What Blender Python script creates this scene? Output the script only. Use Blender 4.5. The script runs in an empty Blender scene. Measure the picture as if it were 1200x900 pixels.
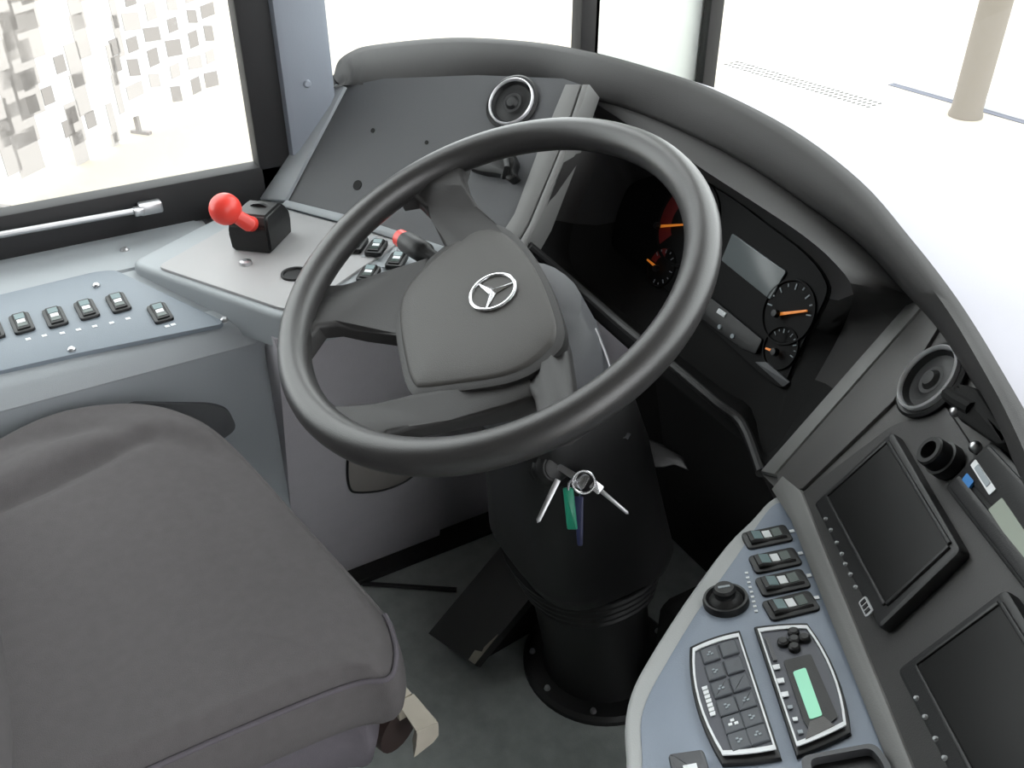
import bpy, bmesh, random
from math import *
from mathutils import Vector as V, Matrix as M
random.seed(4)
SC = bpy.context.scene
COL = SC.collection

# ------------------------------------------------------------------ camera
F = 1100.0
TH, YAW = radians(34), radians(60)
CAM = V((0, 0, 1.2))
HD = V((-sin(YAW), cos(YAW), 0)); RT = V((cos(YAW), sin(YAW), 0)); Z = V((0, 0, 1))
LOOK = HD * cos(TH) - Z * sin(TH); UP = HD * sin(TH) + Z * cos(TH)
FLOOR = 0.04


def ray(x, y): return LOOK + RT * ((x - 600) / F) + UP * ((450 - y) / F)
def onz(x, y, z):
    d = ray(x, y); return CAM + d * ((z - CAM.z) / d.z)
def onx(x, y, X):
    d = ray(x, y); return CAM + d * (X / d.x)
def deep(x, y, t): return CAM + ray(x, y) * t


class Plane:
    """A work plane: origin, in-plane axes, normal; measures where a sight line meets it."""
    def __init__(s, P0, X, Y):
        s.P = V(P0); s.X = V(X).normalized(); s.N = s.X.cross(V(Y)).normalized(); s.Y = s.N.cross(s.X)
    def at(s, px, py, off=0.0):
        d = ray(px, py); p = s.P + s.N * off
        return CAM + d * ((p - CAM).dot(s.N) / d.dot(s.N))
    def uv(s, px, py, off=0.0):
        q = s.at(px, py, off) - s.P
        return (q.dot(s.X), q.dot(s.Y))
    def w(s, u, v, n=0.0): return s.P + s.X * u + s.Y * v + s.N * n
    def mat(s, origin=None, xdir=None):
        o = V(origin) if origin is not None else s.P
        x = V(xdir) if xdir is not None else s.X
        x = (x - s.N * x.dot(s.N)).normalized(); y = s.N.cross(x)
        m = M((x, y, s.N)).transposed().to_4x4(); m.translation = o
        return m


def tilted(P0, yaw, tilt):
    a, t = radians(yaw), radians(tilt)
    X = V((cos(a), -sin(a), 0)); Y = V((sin(a) * cos(t), cos(a) * cos(t), sin(t)))
    return Plane(P0, X, Y)


# ------------------------------------------------------------------ materials
def s2l(c): return tuple((v / 255 / 12.92) if v / 255 <= .04045 else ((v / 255 + .055) / 1.055) ** 2.4 for v in c)
def mat(name, rgb, rough=.5, metal=0, bump=0, scale=400, var=0, coat=0, spec=.5, emit=0):
    m = bpy.data.materials.new(name); m.use_nodes = True
    nt = m.node_tree; b = nt.nodes['Principled BSDF']
    c = (*s2l(rgb), 1)
    b.inputs['Base Color'].default_value = c
    b.inputs['Roughness'].default_value = rough; b.inputs['Metallic'].default_value = metal
    b.inputs['Coat Weight'].default_value = coat; b.inputs['Specular IOR Level'].default_value = spec
    if emit:
        b.inputs['Emission Color'].default_value = c; b.inputs['Emission Strength'].default_value = emit
    if bump or var:
        tc = nt.nodes.new('ShaderNodeTexCoord')
        n = nt.nodes.new('ShaderNodeTexNoise'); n.inputs['Scale'].default_value = scale; n.inputs['Detail'].default_value = 4
        nt.links.new(tc.outputs['Object'], n.inputs['Vector'])
        if bump:
            bp = nt.nodes.new('ShaderNodeBump'); bp.inputs['Strength'].default_value = bump; bp.inputs['Distance'].default_value = .001
            nt.links.new(n.outputs['Fac'], bp.inputs['Height']); nt.links.new(bp.outputs['Normal'], b.inputs['Normal'])
        if var:
            n2 = nt.nodes.new('ShaderNodeTexNoise'); n2.inputs['Scale'].default_value = scale * .06; n2.inputs['Detail'].default_value = 6
            nt.links.new(tc.outputs['Object'], n2.inputs['Vector'])
            mx = nt.nodes.new('ShaderNodeMix'); mx.data_type = 'RGBA'
            mx.inputs['A'].default_value = tuple(v * (1 - var) for v in c[:3]) + (1,)
            mx.inputs['B'].default_value = tuple(min(1, v * (1 + var)) for v in c[:3]) + (1,)
            nt.links.new(n2.outputs['Fac'], mx.inputs['Factor']); nt.links.new(mx.outputs['Result'], b.inputs['Base Color'])
    return m


MT = dict(
    rim=mat('steering_leather', (42, 41, 41), .36, bump=.2, scale=900, spec=.7),
    hub=mat('hub_plastic', (62, 60, 58), .5, bump=.3, scale=1200),
    dark=mat('dash_dark', (82, 83, 86), .55, bump=.25, scale=1000),
    brow=mat('brow_plastic', (54, 53, 53), .62, bump=.25, scale=1000, spec=.3),
    black=mat('black_plastic', (17, 17, 18), .45, bump=.15, scale=900),
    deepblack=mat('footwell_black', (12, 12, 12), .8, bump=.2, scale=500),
    column=mat('column_black', (22, 22, 23), .5, bump=.2, scale=800),
    gasket=mat('rubber_gasket', (26, 25, 27), .6),
    grey=mat('console_grey', (154, 159, 163), .5, bump=.25, scale=900),
    kick=mat('console_side_grey', (168, 165, 170), .55, bump=.3, scale=700, var=.06),
    panel=mat('panel_blue_grey', (116, 125, 134), .45, bump=.2, scale=900),
    shelf=mat('shelf_plate_grey', (160, 159, 160), .5, bump=.15, scale=1200),
    trim=mat('trim_grey', (118, 118, 117), .5, bump=.2, scale=900),
    wing=mat('dash_wing_grey', (84, 83, 82), .5, bump=.25, scale=900),
    kpanel=mat('switch_panel_steel_blue', (130, 140, 154), .42, bump=.2, scale=900),
    kedge=mat('console_edge_grey', (168, 170, 170), .5, bump=.15, scale=900),
    seat=mat('seat_fabric', (88, 85, 86), .95, bump=.6, scale=1500, var=.1, spec=.2),
    seatside=mat('seat_side_fabric', (92, 88, 94), .9, bump=.6, scale=1500, var=.1, spec=.2),
    floor=mat('floor_vinyl', (164, 170, 167), .75, bump=.5, scale=700, var=.3),
    chrome=mat('chrome', (232, 232, 235), .24, metal=1),
    steel=mat('brushed_steel', (190, 190, 192), .35, metal=1),
    white=mat('white_print', (225, 228, 230), .6),
    lens=mat('switch_lens', (120, 140, 142), .25),
    dimlens=mat('switch_green_lens', (42, 60, 54), .3),
    red=mat('red_plastic', (230, 66, 56), .35),
    green=mat('green_plastic', (34, 150, 118), .35),
    blue=mat('dark_blue_tag', (38, 44, 84), .4),
    bluedot=mat('blue_print', (40, 120, 190), .4),
    beige=mat('beige_metal', (190, 182, 168), .4, bump=.1, scale=200, var=.1),
    screen=mat('dark_screen', (20, 20, 20), .5, spec=.25),
    bezel=mat('monitor_bezel', (27, 27, 28), .5, bump=.15, scale=900),
    lcd=mat('green_lcd', (150, 222, 190), .3, emit=.12),
    greylcd=mat('grey_lcd', (108, 114, 116), .3),
    radiolcd=mat('radio_lcd', (150, 158, 146), .3),
    orange=mat('needle_orange', (240, 140, 50), .4, emit=.35),
    redzone=mat('red_dial', (120, 30, 32), .5),
    cluster=mat('cluster_face', (14, 14, 15), .65, spec=.2),
    tick=mat('dial_print', (150, 158, 164), .6),
    bodywhite=mat('painted_white', (240, 246, 240), .45, var=.02, scale=30),
    pillar=mat('pillar_grey', (140, 146, 156), .5, bump=.2, scale=700),
    dashtop=mat('dash_top_glare', (150, 148, 158), .5, bump=.1, scale=900),
    lamp=mat('roof_liner', (128, 128, 127), .8),
    ground=mat('pale_concrete', (166, 158, 146), .9, var=.05, scale=20),
    grate=mat('grate_grey', (104, 102, 98), .8),
    kerb=mat('kerb_shade_grey', (96, 98, 108), .8),
    post=mat('post_beige', (112, 105, 97), .8, var=.05, scale=30),
    banner=mat('banner_white', (206, 206, 208), .8),
    bannergrey=mat('banner_grey_print', (132, 127, 125), .8),
    bannerpale=mat('banner_pale_print', (160, 155, 153), .8),
    scuff=mat('scuffed_metal', (140, 136, 124), .7),
    slot=mat('slot_grey', (96, 94, 90), .9),
    mpanel=mat('monitor_panel_dark', (62, 61, 61), .55, bump=.25, scale=1000),
    spoke=mat('spoke_plastic', (50, 49, 49), .5, bump=.25, scale=1000, spec=.4),
    pedal=mat('pedal_rubber', (52, 52, 52), .6, bump=.3, scale=500),
    dot=mat('button_dot', (170, 172, 174), .5),
    recess=mat('recess_lit_charcoal', (46, 46, 47), .6, bump=.2, scale=900),
    ringchrome=mat('satin_chrome', (226, 226, 229), .3, metal=.35),
    matblack=mat('matt_black', (20, 20, 20), .8, bump=.2, scale=900, spec=.2),
    brown=mat('spring_brown', (52, 40, 38), .5),
    grille=mat('speaker_grille', (138, 133, 130), .7, bump=.6, scale=900),
)


def glass_mat():
    m = bpy.data.materials.new('window_glass'); m.use_nodes = True; nt = m.node_tree
    for n in list(nt.nodes): nt.nodes.remove(n)
    out = nt.nodes.new('ShaderNodeOutputMaterial'); mx = nt.nodes.new('ShaderNodeMixShader')
    t = nt.nodes.new('ShaderNodeBsdfTransparent'); g = nt.nodes.new('ShaderNodeBsdfGlossy'); g.inputs['Roughness'].default_value = .02
    t.inputs['Color'].default_value = (.94, .96, .95, 1)
    lw = nt.nodes.new('ShaderNodeLayerWeight'); lw.inputs['Blend'].default_value = .5
    pw = nt.nodes.new('ShaderNodeMath'); pw.operation = 'POWER'; pw.inputs[1].default_value = 5
    fr = nt.nodes.new('ShaderNodeMath'); fr.operation = 'MULTIPLY_ADD'; fr.inputs[1].default_value = .7; fr.inputs[2].default_value = .02
    nt.links.new(lw.outputs['Facing'], pw.inputs[0]); nt.links.new(pw.outputs[0], fr.inputs[0])
    nt.links.new(fr.outputs[0], mx.inputs[0]); nt.links.new(t.outputs[0], mx.inputs[1]); nt.links.new(g.outputs[0], mx.inputs[2])
    nt.links.new(mx.outputs[0], out.inputs[0]); return m
MT['glass'] = glass_mat()


# ------------------------------------------------------------------ objects
def tag(o, label=None, cat=None, group=None, kind=None):
    if label: o['label'] = label
    if cat: o['category'] = cat
    if group: o['group'] = group
    if kind: o['kind'] = kind
    return o


def empty(name, loc=None, matrix=None):
    o = bpy.data.objects.new(name, None); COL.objects.link(o); o.empty_display_size = .02
    o.matrix_world = matrix if matrix is not None else M.Translation(V(loc))
    return o


def thing(name, label, cat, loc=None, matrix=None, group=None):
    return tag(empty(name, loc, matrix), label, cat, group)


class MB:
    """Collects shapes and links them as one mesh object."""
    def __init__(s): s.bm = bmesh.new()
    def raw(s, verts, faces):
        vs = [s.bm.verts.new(V(v)) for v in verts]
        for f in faces:
            try: s.bm.faces.new([vs[i] for i in f])
            except ValueError: pass
        return vs
    def prism(s, top, depth, bevel=0, seg=2):
        """top: list of 3D points (counter-clockwise seen from outside), depth: vector to the bottom."""
        b = bmesh.new(); depth = V(depth); n = len(top)
        a = [b.verts.new(V(p)) for p in top]; c = [b.verts.new(V(p) + depth) for p in top]
        tf = b.faces.new(a); b.faces.new(list(reversed(c)))
        for i in range(n): b.faces.new([a[i], c[i], c[(i + 1) % n], a[(i + 1) % n]])
        bmesh.ops.recalc_face_normals(b, faces=b.faces)
        if bevel:
            bmesh.ops.bevel(b, geom=[e for e in tf.edges], offset=bevel, segments=seg, affect='EDGES', profile=.5)
        s.merge(b); return s
    def merge(s, b):
        me = bpy.data.meshes.new('tmp'); b.to_mesh(me); b.free(); s.bm.from_mesh(me); bpy.data.meshes.remove(me)
    def box(s, lo, hi, bevel=0, seg=2, mtx=None):
        b = bmesh.new(); bmesh.ops.create_cube(b, size=1)
        lo, hi = V(lo), V(hi)
        for v in b.verts: v.co = V([lo[i] + (v.co[i] + .5) * (hi[i] - lo[i]) for i in range(3)])
        if bevel: bmesh.ops.bevel(b, geom=list(b.edges), offset=bevel, segments=seg, affect='EDGES', profile=.5)
        if mtx is not None: bmesh.ops.transform(b, matrix=mtx, verts=b.verts)
        s.merge(b); return s
    def loft(s, rings, close=True, caps=True):
        vs = [[s.bm.verts.new(V(p)) for p in r] for r in rings]; n = len(rings[0])
        for i in range(len(vs) - 1):
            for j in range(n if close else n - 1):
                k = (j + 1) % n; s.bm.faces.new([vs[i][j], vs[i][k], vs[i + 1][k], vs[i + 1][j]])
        if caps and close:
            s.bm.faces.new(list(reversed(vs[0]))); s.bm.faces.new(vs[-1])
        return s
    def tube(s, pts, r, n=12, caps=True):
        pts = [V(p) for p in pts]; rad = r if isinstance(r, (list, tuple)) else [r] * len(pts)
        rings = []; ref = None
        for i, p in enumerate(pts):
            d = (pts[min(i + 1, len(pts) - 1)] - pts[max(i - 1, 0)]).normalized()
            if ref is None: ref = d.orthogonal().normalized()
            ref = (ref - d * ref.dot(d)).normalized(); q = d.cross(ref)
            rings.append([p + (ref * cos(2 * pi * j / n) + q * sin(2 * pi * j / n)) * rad[i] for j in range(n)])
        return s.loft(rings, True, caps)
    def lathe(s, prof, n=32, mtx=None, closed=False):
        """prof: (radius, height) about local z; radius 0 closes."""
        mtx = mtx or M.Identity(4); rings = []
        for r, h in prof:
            rings.append([mtx @ V((r * cos(2 * pi * j / n), r * sin(2 * pi * j / n), h)) for j in range(n)])
        if closed: rings.append(rings[0])
        s.loft(rings, True, False); bmesh.ops.remove_doubles(s.bm, verts=s.bm.verts, dist=1e-6); return s
    def dome(s, poly, N, levels):
        """poly: 3D outline; levels: (scale, height) pairs towards the middle; closes with a cap and a skirt."""
        c = sum((V(p) for p in poly), V()) / len(poly); N = V(N)
        return s.loft([[c + (V(p) - c) * k + N * h for p in poly] for k, h in levels])
    def sphere(s, c, r, seg=24):
        b = bmesh.new(); bmesh.ops.create_uvsphere(b, u_segments=seg, v_segments=seg // 2, radius=r, matrix=M.Translation(V(c))); s.merge(b); return s
    def build(s, name, material, parent=None, ang=35, sub=0, recalc=True):
        if recalc: bmesh.ops.recalc_face_normals(s.bm, faces=s.bm.faces)
        if parent is not None:
            bpy.context.view_layer.update()
        me = bpy.data.meshes.new(name); s.bm.to_mesh(me); s.bm.free()
        me.materials.append(MT[material] if isinstance(material, str) else material)
        for p in me.polygons: p.use_smooth = True
        me.set_sharp_from_angle(angle=radians(ang))
        o = bpy.data.objects.new(name, me); COL.objects.link(o)
        if parent is not None: o.parent = parent
        if sub:
            md = o.modifiers.new('smooth', 'SUBSURF'); md.levels = sub; md.render_levels = sub
        return o


def world(parent, o):
    """The part was modelled in world coordinates: keep it there under its parent."""
    bpy.context.view_layer.update()
    o.data.transform(parent.matrix_world.inverted()); return o


def part(mb, name, material, parent, **k): return world(parent, mb.build(name, material, parent, **k))


def solo(mb, name, material, label, cat, group=None, kind=None, **k):
    """A thing that is one mesh: origin at its base centre."""
    o = mb.build(name, material, None, **k)
    lo = [min(v.co[i] for v in o.data.vertices) for i in range(3)]; hi = [max(v.co[i] for v in o.data.vertices) for i in range(3)]
    b = V(((lo[0] + hi[0]) / 2, (lo[1] + hi[1]) / 2, lo[2]))
    o.data.transform(M.Translation(-b)); o.location = b
    return tag(o, label, cat, group, kind)


def struct(mb, name, material, **k):
    return tag(mb.build(name, material, None, **k), kind='structure')


def copy_tree(o, parent=None):
    c = o.copy(); COL.objects.link(c); c.parent = parent
    for ch in o.children: copy_tree(ch, c)
    return c


def fillet(P, r, n=5):
    """Round the corners of a polygon of 3D or 2D points; r is one radius or one per corner."""
    P = [V(p) for p in P]; out = []; m = len(P)
    for i, p in enumerate(P):
        ri = r[i] if isinstance(r, (list, tuple)) else r
        a = P[i - 1] - p; b = P[(i + 1) % m] - p
        k = min(ri, a.length * .45, b.length * .45)
        if k < 1e-5: out.append(p); continue
        A, B = p + a.normalized() * k, p + b.normalized() * k
        for j in range(n + 1):
            t = j / n; out.append(A * (1 - t) ** 2 + p * 2 * t * (1 - t) + B * t * t)
    return out


def smooth(pts, n=4, closed=False):
    """Catmull-Rom through the points."""
    pts = [V(p) for p in pts]; m = len(pts); out = []
    for i in range(m if closed else m - 1):
        g = lambda k: pts[k % m] if closed else pts[max(0, min(m - 1, k))]
        a, b, c, d = g(i - 1), g(i), g(i + 1), g(i + 2)
        for j in range(n):
            t = j / n
            out.append(.5 * (2 * b + (c - a) * t + (2 * a - 5 * b + 4 * c - d) * t * t + (3 * b - a - 3 * c + d) * t ** 3))
    if not closed: out.append(pts[-1])
    return out


def px(pl, pts, off=0.0): return [pl.at(x, y, off) for x, y in pts]
def disc(pl, c, r, off=0, n=24):
    c = V(c); return [c + pl.N * off + (pl.X * cos(2 * pi * j / n) + pl.Y * sin(2 * pi * j / n)) * r for j in range(n)]


# ------------------------------------------------------------------ work planes
WH = Plane((-.719, .387, .776), (1, 0, -.06), (0, .906, .423))          # steering wheel
WH.N = V((.0544, -.4234, .9043)).normalized(); WH.X = (V((1, 0, 0)) - WH.N * WH.N.x).normalized(); WH.Y = WH.N.cross(WH.X)
LW = tilted((-1.042, .495, .64), -26, 50)                                 # left dashboard wing
RW = tilted(CAM + (V((-.3725, .594, .635)) - CAM) * (.165 / .18), 36, 57)  # right dashboard wing
cA, cB = RW.at(905, 575), RW.at(1040, 880)
cd = (cB - cA).normalized()
d_ = cd.cross(Z).normalized(); n0 = d_.cross(cd); n0 = n0 if n0.z > 0 else -n0
if d_.y > 0: d_ = -d_
NK = n0 * cos(radians(12)) + d_ * sin(radians(12))
KP = Plane(cA, cd, NK.cross(cd))                                          # right lower switch console
CT = Plane((-1.045, 0, .60), (1, 0, -.13), (0, 1, 0))                     # left console top
SH = Plane((-1.0, .4, .635), (1, 0, 0), (0, 1, 0))                        # shelf
CLP = tilted(CAM + ray(845, 345) * (.57 / -ray(845, 345).z), 5, 65)       # instrument cluster

exec_order = []
# ================================================================== setting
fl = MB().box((-1.38, -1.9, FLOOR - .06), (1.25, 1.2, FLOOR)); struct(fl, 'floor', 'floor')
struct(MB().box((-1.42, -1.9, -.3), (-1.365, 1.15, .62)).box((-1.42, -1.9, .62), (-1.365, -.95, 2.15)), 'wall_left', 'grey')
struct(MB().box((-1.38, 1.13, -.3), (1.25, 1.19, .66)), 'wall_front', 'deepblack')
struct(MB().box((1.22, -1.9, -.3), (1.28, -.15, 2.15)).box((1.22, -.15, -.3), (1.28, 1.19, .25)).box((1.22, 1.1, .25), (1.28, 1.19, 2.15)), 'wall_right', 'lamp')
struct(MB().box((-1.42, -1.95, -.3), (1.28, -1.9, 2.2)), 'wall_back', 'lamp')
struct(MB().box((-1.42, -1.95, 2.15), (1.28, 1.19, 2.2)), 'ceiling', 'lamp')


def window(name, corners, N, frame_w, t, mat_f='gasket', skip=()):
    """Rubber-framed pane: corners of the clear glass in order, N points into the cab."""
    w = tag(empty(name, sum((V(c) for c in corners), V()) / 4), kind='structure')
    N = V(N); cs = [V(c) for c in corners]; n = len(cs)
    cen = sum(cs, V()) / n
    mb = MB()
    for i in range(n):
        if i in skip: continue
        a, b = cs[i], cs[(i + 1) % n]
        e = (b - a).normalized(); o = e.cross(N); o = o if (a + b - 2 * cen).dot(o) > 0 else -o
        fw = frame_w[i] if isinstance(frame_w, (list, tuple)) else frame_w
        A0, B0 = a - e * fw * .0, b + e * fw * .0
        mb.prism([A0 + N * t * .5 - e * fw, B0 + N * t * .5 + e * fw, B0 + o * fw + N * t * .5 + e * fw, A0 + o * fw + N * t * .5 - e * fw], -N * t, bevel=min(.004, fw * .3))
    part(mb, 'window_frame', mat_f, w)
    p = MB(); p.prism([c + (c - cen).normalized() * .004 for c in cs], -N * .004)
    part(p, 'glass_pane', 'glass', w)
    return w


WX = -1.35
g0, g1 = onx(0, 253, WX), onx(303, 195, WX)
zb = (g0.z + g1.z) / 2; y1 = g1.y
w1 = window('window_1', [(WX - .012, -.88, zb), (WX - .012, y1, zb), (WX - .012, y1, 1.75), (WX - .012, -.88, 1.75)], (1, 0, 0), [.064, .05, .05, .05], .03)
# latch bar along the bottom of the sliding pane, with its end bracket
hb = MB(); a, b = onx(-60, 286, WX + .022), onx(182, 243, WX + .022)
hb.tube([a, b], .0045, 10); part(hb, 'latch_bar', 'steel', w1)
hk = MB(); q = onx(178, 243, WX + .02)
hk.box(q + V((-.012, -.018, -.008)), q + V((.008, .014, .008)), .003)
hk.box(q + V((-.004, -.026, -.005)), q + V((.012, -.012, .005)), .002); part(hk, 'latch_bracket', 'steel', w1)
# quarter window ahead of the grey pillar
qy0, qy1 = onx(376, 60, -1.4).y, onx(676, 20, -1.4).y
window('window_2', [(-1.4, qy0, .70), (-1.4, qy1, .70), (-1.4, qy1, 1.75), (-1.4, qy0, 1.75)], (1, 0, 0), [.03, .04, .05, .02], .03)
# pillars
p1 = MB(); p1.box((-1.42, y1 + .048, .5), (-1.335, qy0 - .004, 2.15), .012); t1 = struct(p1, 'trim_1', 'pillar')
sc = MB(); q = onx(360, 98, -1.335)
sc.lathe([(0, .003), (.004, .003), (.006, .001), (.006, -.002)], 14, M.Translation(q) @ M.Rotation(pi / 2, 4, 'Y')); part(sc, 'screw', 'pillar', t1)
pl2a, pl2b = onx(700, 40, -1.4), onx(826, 60, -1.37)
p2 = MB()
pts = [V((-1.43, qy1 + .03, 0)), V((-1.385, qy1 + .03, 0)), V((-1.385, 1.12, 0)), V((-1.372, 1.185, 0)), V((-1.372, 1.22, 0)), V((-1.43, 1.22, 0))]
p2.loft([[p + Z * .6 for p in pts], [p + Z * 2.15 for p in pts]]); struct(p2, 'trim_2', 'bodywhite')
# windscreen
wsb = onz(838, 100, .70)
window('window_3', [(-1.345, 1.2, .67), (1.15, 1.2, .67), (1.15, 1.2, 2.0), (-1.345, 1.2, 2.0)], (0, -1, 0), [.05, .05, .08, .022], .03, skip=(0,))

# ================================================================== outside
GZ = -1.0
struct(MB().box((-40, -20, GZ - .2), (25, 40, GZ)), 'outside_ground', 'ground')
# kerb with a drain grate seen through the windscreen
ka, kb = onz(838, 48, GZ), onz(1200, 150, GZ)
ke = (kb - ka).normalized(); kn = V((-ke.y, ke.x, 0)); kn = kn if kn.y > 0 else -kn
k0, k1 = onz(1047, 98, GZ), kb + ke * 6
struct(MB().prism([k0, k1, k1 + kn * .16 + Z * 0, k0 + kn * .16], Z * .08).box((0, 0, 0), (.001, .001, .001)) if False else MB().prism([k0 + Z * .07, k1 + Z * .07, k1 + kn * .18 + Z * .07, k0 + kn * .18 + Z * .07], -Z * .09, .01), 'outside_kerb', 'banner')
struct(MB().prism([k0 + Z * .006 - kn * .07, k1 + Z * .006 - kn * .07, k1 + Z * .006, k0 + Z * .006], -Z * .02), 'outside_kerb_shade', 'kerb')  # dark strip standing in for the shadow line of the kerb
dg = thing('drain_grate', 'long pale drain grate along the kerb outside the windscreen', 'grate', onz(950, 95, GZ))
q0, q1 = onz(868, 72, GZ), onz(1040, 122, GZ); qe = (q1 - q0).normalized(); L = (q1 - q0).length
part(MB().prism([q0 - kn * .25 + Z * .01, q1 - kn * .25 + Z * .01, q1 + Z * .01, q0 + Z * .01], -Z * .02), 'grate_frame', 'banner', dg)
mb = MB(); n = 34
for i in range(n):
    for r in range(3):
        p = q0 + qe * (L * (i + .3) / n) - kn * (.05 + r * .07)
        mb.prism([p + Z * .016, p + qe * (L * .42 / n) + Z * .016, p + qe * (L * .42 / n) - kn * .035 + Z * .016, p - kn * .035 + Z * .016], -Z * .01)
tag(part(mb, 'grate_slots', 'slot', dg), kind='stuff')
# post
pb = onz(1131, 136, GZ)
mb = MB(); mb.lathe([(0, 0), (.118, 0), (.118, .02), (.108, .05), (.108, 5)], 28, M.Translation(pb))
solo(mb, 'street_post', 'post', 'beige round post standing by the kerb outside the windscreen', 'post')
# printed hoarding outside the driver's window
ha, hb_ = onz(-60, 245, GZ + .12), onz(256, 88, GZ + .12)
he = (hb_ - ha); HL = he.length; he.normalize(); hn = V((he.y, -he.x, 0)); hn = hn if hn.dot(CAM - ha) > 0 else -hn
hm = M((he, V((0, 0, 1)), hn)).transposed().to_4x4(); hm.translation = ha
ho = thing('display_hoarding', 'white printed hoarding with rows of grey squares outside the side window', 'hoarding', matrix=hm)
mb = MB(); mb.box((-1.2, 0, -.04), (HL, 3.4, 0)); mb.build('board', 'banner', ho)
for i, fx in enumerate((HL * .62, HL * .12)):
    m2 = MB(); m2.box((fx - .025, -.12, -.015), (fx, 0, .015)); m2.box((fx - .03, -.12, -.06), (fx + .005, -.10, .09)); m2.build('foot', 'bannergrey', ho)
mb = MB(); pale = MB()
HP = Plane(ha, he, Z)
def sq(b, cx, cy, w, h, sk=0):
    u, v = HP.uv(cx, cy); b.prism([(u - w, v - h + sk, .004), (u + w, v - h - sk, .004), (u + w, v + h - sk, .004), (u - w, v + h + sk, .004)], (0, 0, -.003))
for c, (x0, y0) in enumerate(((158, 106), (181, 94), (205, 83), (228, 73), (246, 66))):
    for r in range(-1, 7):
        if r < 0 and c < 2: continue
        sq(mb if (r * 7 + c * 3) % 3 else pale, x0 - r * 1.5, y0 - r * 27, .055 + .03 * ((r + c) % 3 == 0), .045 + .01 * (r % 2), .012 * ((r + c) % 2))
for x0, y0 in ((32, 95), (38, 122), (12, 48), (84, 135), (56, 112), (5, 150), (106, 140), (134, 55), (136, 75), (80, 150), (70, 75)):
    sq(mb, x0, y0, .045, .05)
for x0, w in ((26, .10), (88, .06), (132, .03), (4, .06)):
    for y0 in range(-60, 180, 34): sq(pale, x0 + 6 * ((y0 // 34) % 2), y0, w, .13)
mb.build('grey_square_print', 'bannergrey', ho); pale.build('pale_stripe_print', 'bannerpale', ho)
# ================================================================== left console
sc_ = thing('side_console', "grey moulded console under the driver's side window", 'console', (-1.2, -.1, FLOOR))
mb = MB()
prof = [(-1.075, FLOOR), (-1.055, .545), (-1.05, .572), (-1.062, .592), (-1.085, .603), (-1.232, .622), (-1.236, .614), (-1.242, .614), (-1.246, .620), (-1.262, .623), (-1.34, .625), (-1.364, .625), (-1.364, FLOOR)]
ys = [-1.2, .235, .25]
mb.loft([[(x, y, z) if y < .25 else (x - .01 if x > -1.2 else x, y, z - (.008 if z > .1 else 0)) for x, z in prof] for y in ys])
part(mb, 'console_body', 'grey', sc_)
# pale rounded top edge strip and ledge next to the window
mb = MB()
mb.loft([[(-1.0545, y, .556), (-1.0495, y, .573), (-1.0615, y, .5935), (-1.085, y, .6045), (-1.10, y, .6065), (-1.10, y, .60), (-1.07, y, .585), (-1.06, y, .556)] for y in (-1.2, .245)])
part(mb, 'console_edge', 'grey', sc_)
swp = Plane(CT.P + CT.N * .0, CT.X, CT.Y)
poly = px(CT, [(-260, 402), (0, 345), (112, 318), (135, 316), (262, 376), (258, 380), (90, 414), (-60, 448), (-260, 492)], .003)
mb = MB(); mb.prism(fillet(poly, [0, .01, .01, .01, .006, .004, 0, 0, 0]), -CT.N * .006, .001); part(mb, 'switch_panel', 'panel', sc_)
for sx, sy in ((113, 335), (263, 375), (84, 410)):
    m2 = MB(); m2.lathe([(0, .0035), (.0028, .0035), (.0045, .002), (.005, -.001)], 14, CT.mat(CT.at(sx, sy, .003))); part(m2, 'screw', 'steel', sc_)
m2 = MB(); q = onz(146, 293, .624); m2.lathe([(0, .004), (.004, .0035), (.006, .001), (.006, -.003)], 14, M.Translation(q)); part(m2, 'screw', 'steel', sc_)
mb = MB()
for mx, my in ((33, 397), (52, 393), (73, 390), (92, 386), (111, 382), (131, 378), (150, 373), (196, 382), (203, 380)):
    mb = MB(); u = CT.at(mx, my, .0036); mb.prism([u - CT.X * .002 - CT.Y * .0032, u + CT.X * .002 - CT.Y * .0025, u + CT.X * .002 + CT.Y * .0032, u - CT.X * .002 + CT.Y * .0022], -CT.N * .001); part(mb, 'printed_mark', 'white', sc_)
# open pocket in the side face
FP = Plane((-1.054, 0, .5), (0, 1, 0), (0, 0, 1))
mb = MB(); op = px(FP, [(150, 472), (248, 474), (268, 480), (279, 503), (200, 560), (100, 560)], .003)
mb.prism(fillet(op, .012), -FP.N * .006, .002); part(mb, 'side_pocket', 'dark', sc_)
# raised shelf with the brake lever plate
so = px(SH, [(150, 307), (244, 259), (303, 231), (332, 234), (420, 254), (550, 302)])
so += [V((-.99, .535, .635)), V((-.99, .30, .635)), SH.at(338, 371), SH.at(325, 369)]
mb = MB(); mb.prism(fillet(so, [.02, .02, .02, .005, 0, 0, 0, .01, .01, .01]), -Z * .05, .008, 3); part(mb, 'shelf', 'grey', sc_)
po = px(SH, [(184, 312), (262, 268), (318, 241), (420, 268), (470, 282), (352, 362), (330, 361)], .004)
mb = MB(); mb.prism(fillet(po, [.012, .01, .01, .005, .005, .01, .01]), -Z * .0045, .0012); part(mb, 'shelf_plate', 'shelf', sc_)
m2 = MB(); m2.lathe([(0, .003), (.0025, .003), (.003, .005), (.0075, .004), (.0085, 0), (.0085, -.004)], 18, M.Translation(SH.at(288, 309, .004))); part(m2, 'screw', 'steel', sc_)
m2 = MB(); m2.lathe([(0, .0006), (.014, .0006), (.015, .003), (.018, .003), (.019, -.002)], 24, M.Translation(SH.at(346, 322, .004))); h = part(m2, 'round_hole', 'black', sc_)
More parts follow.
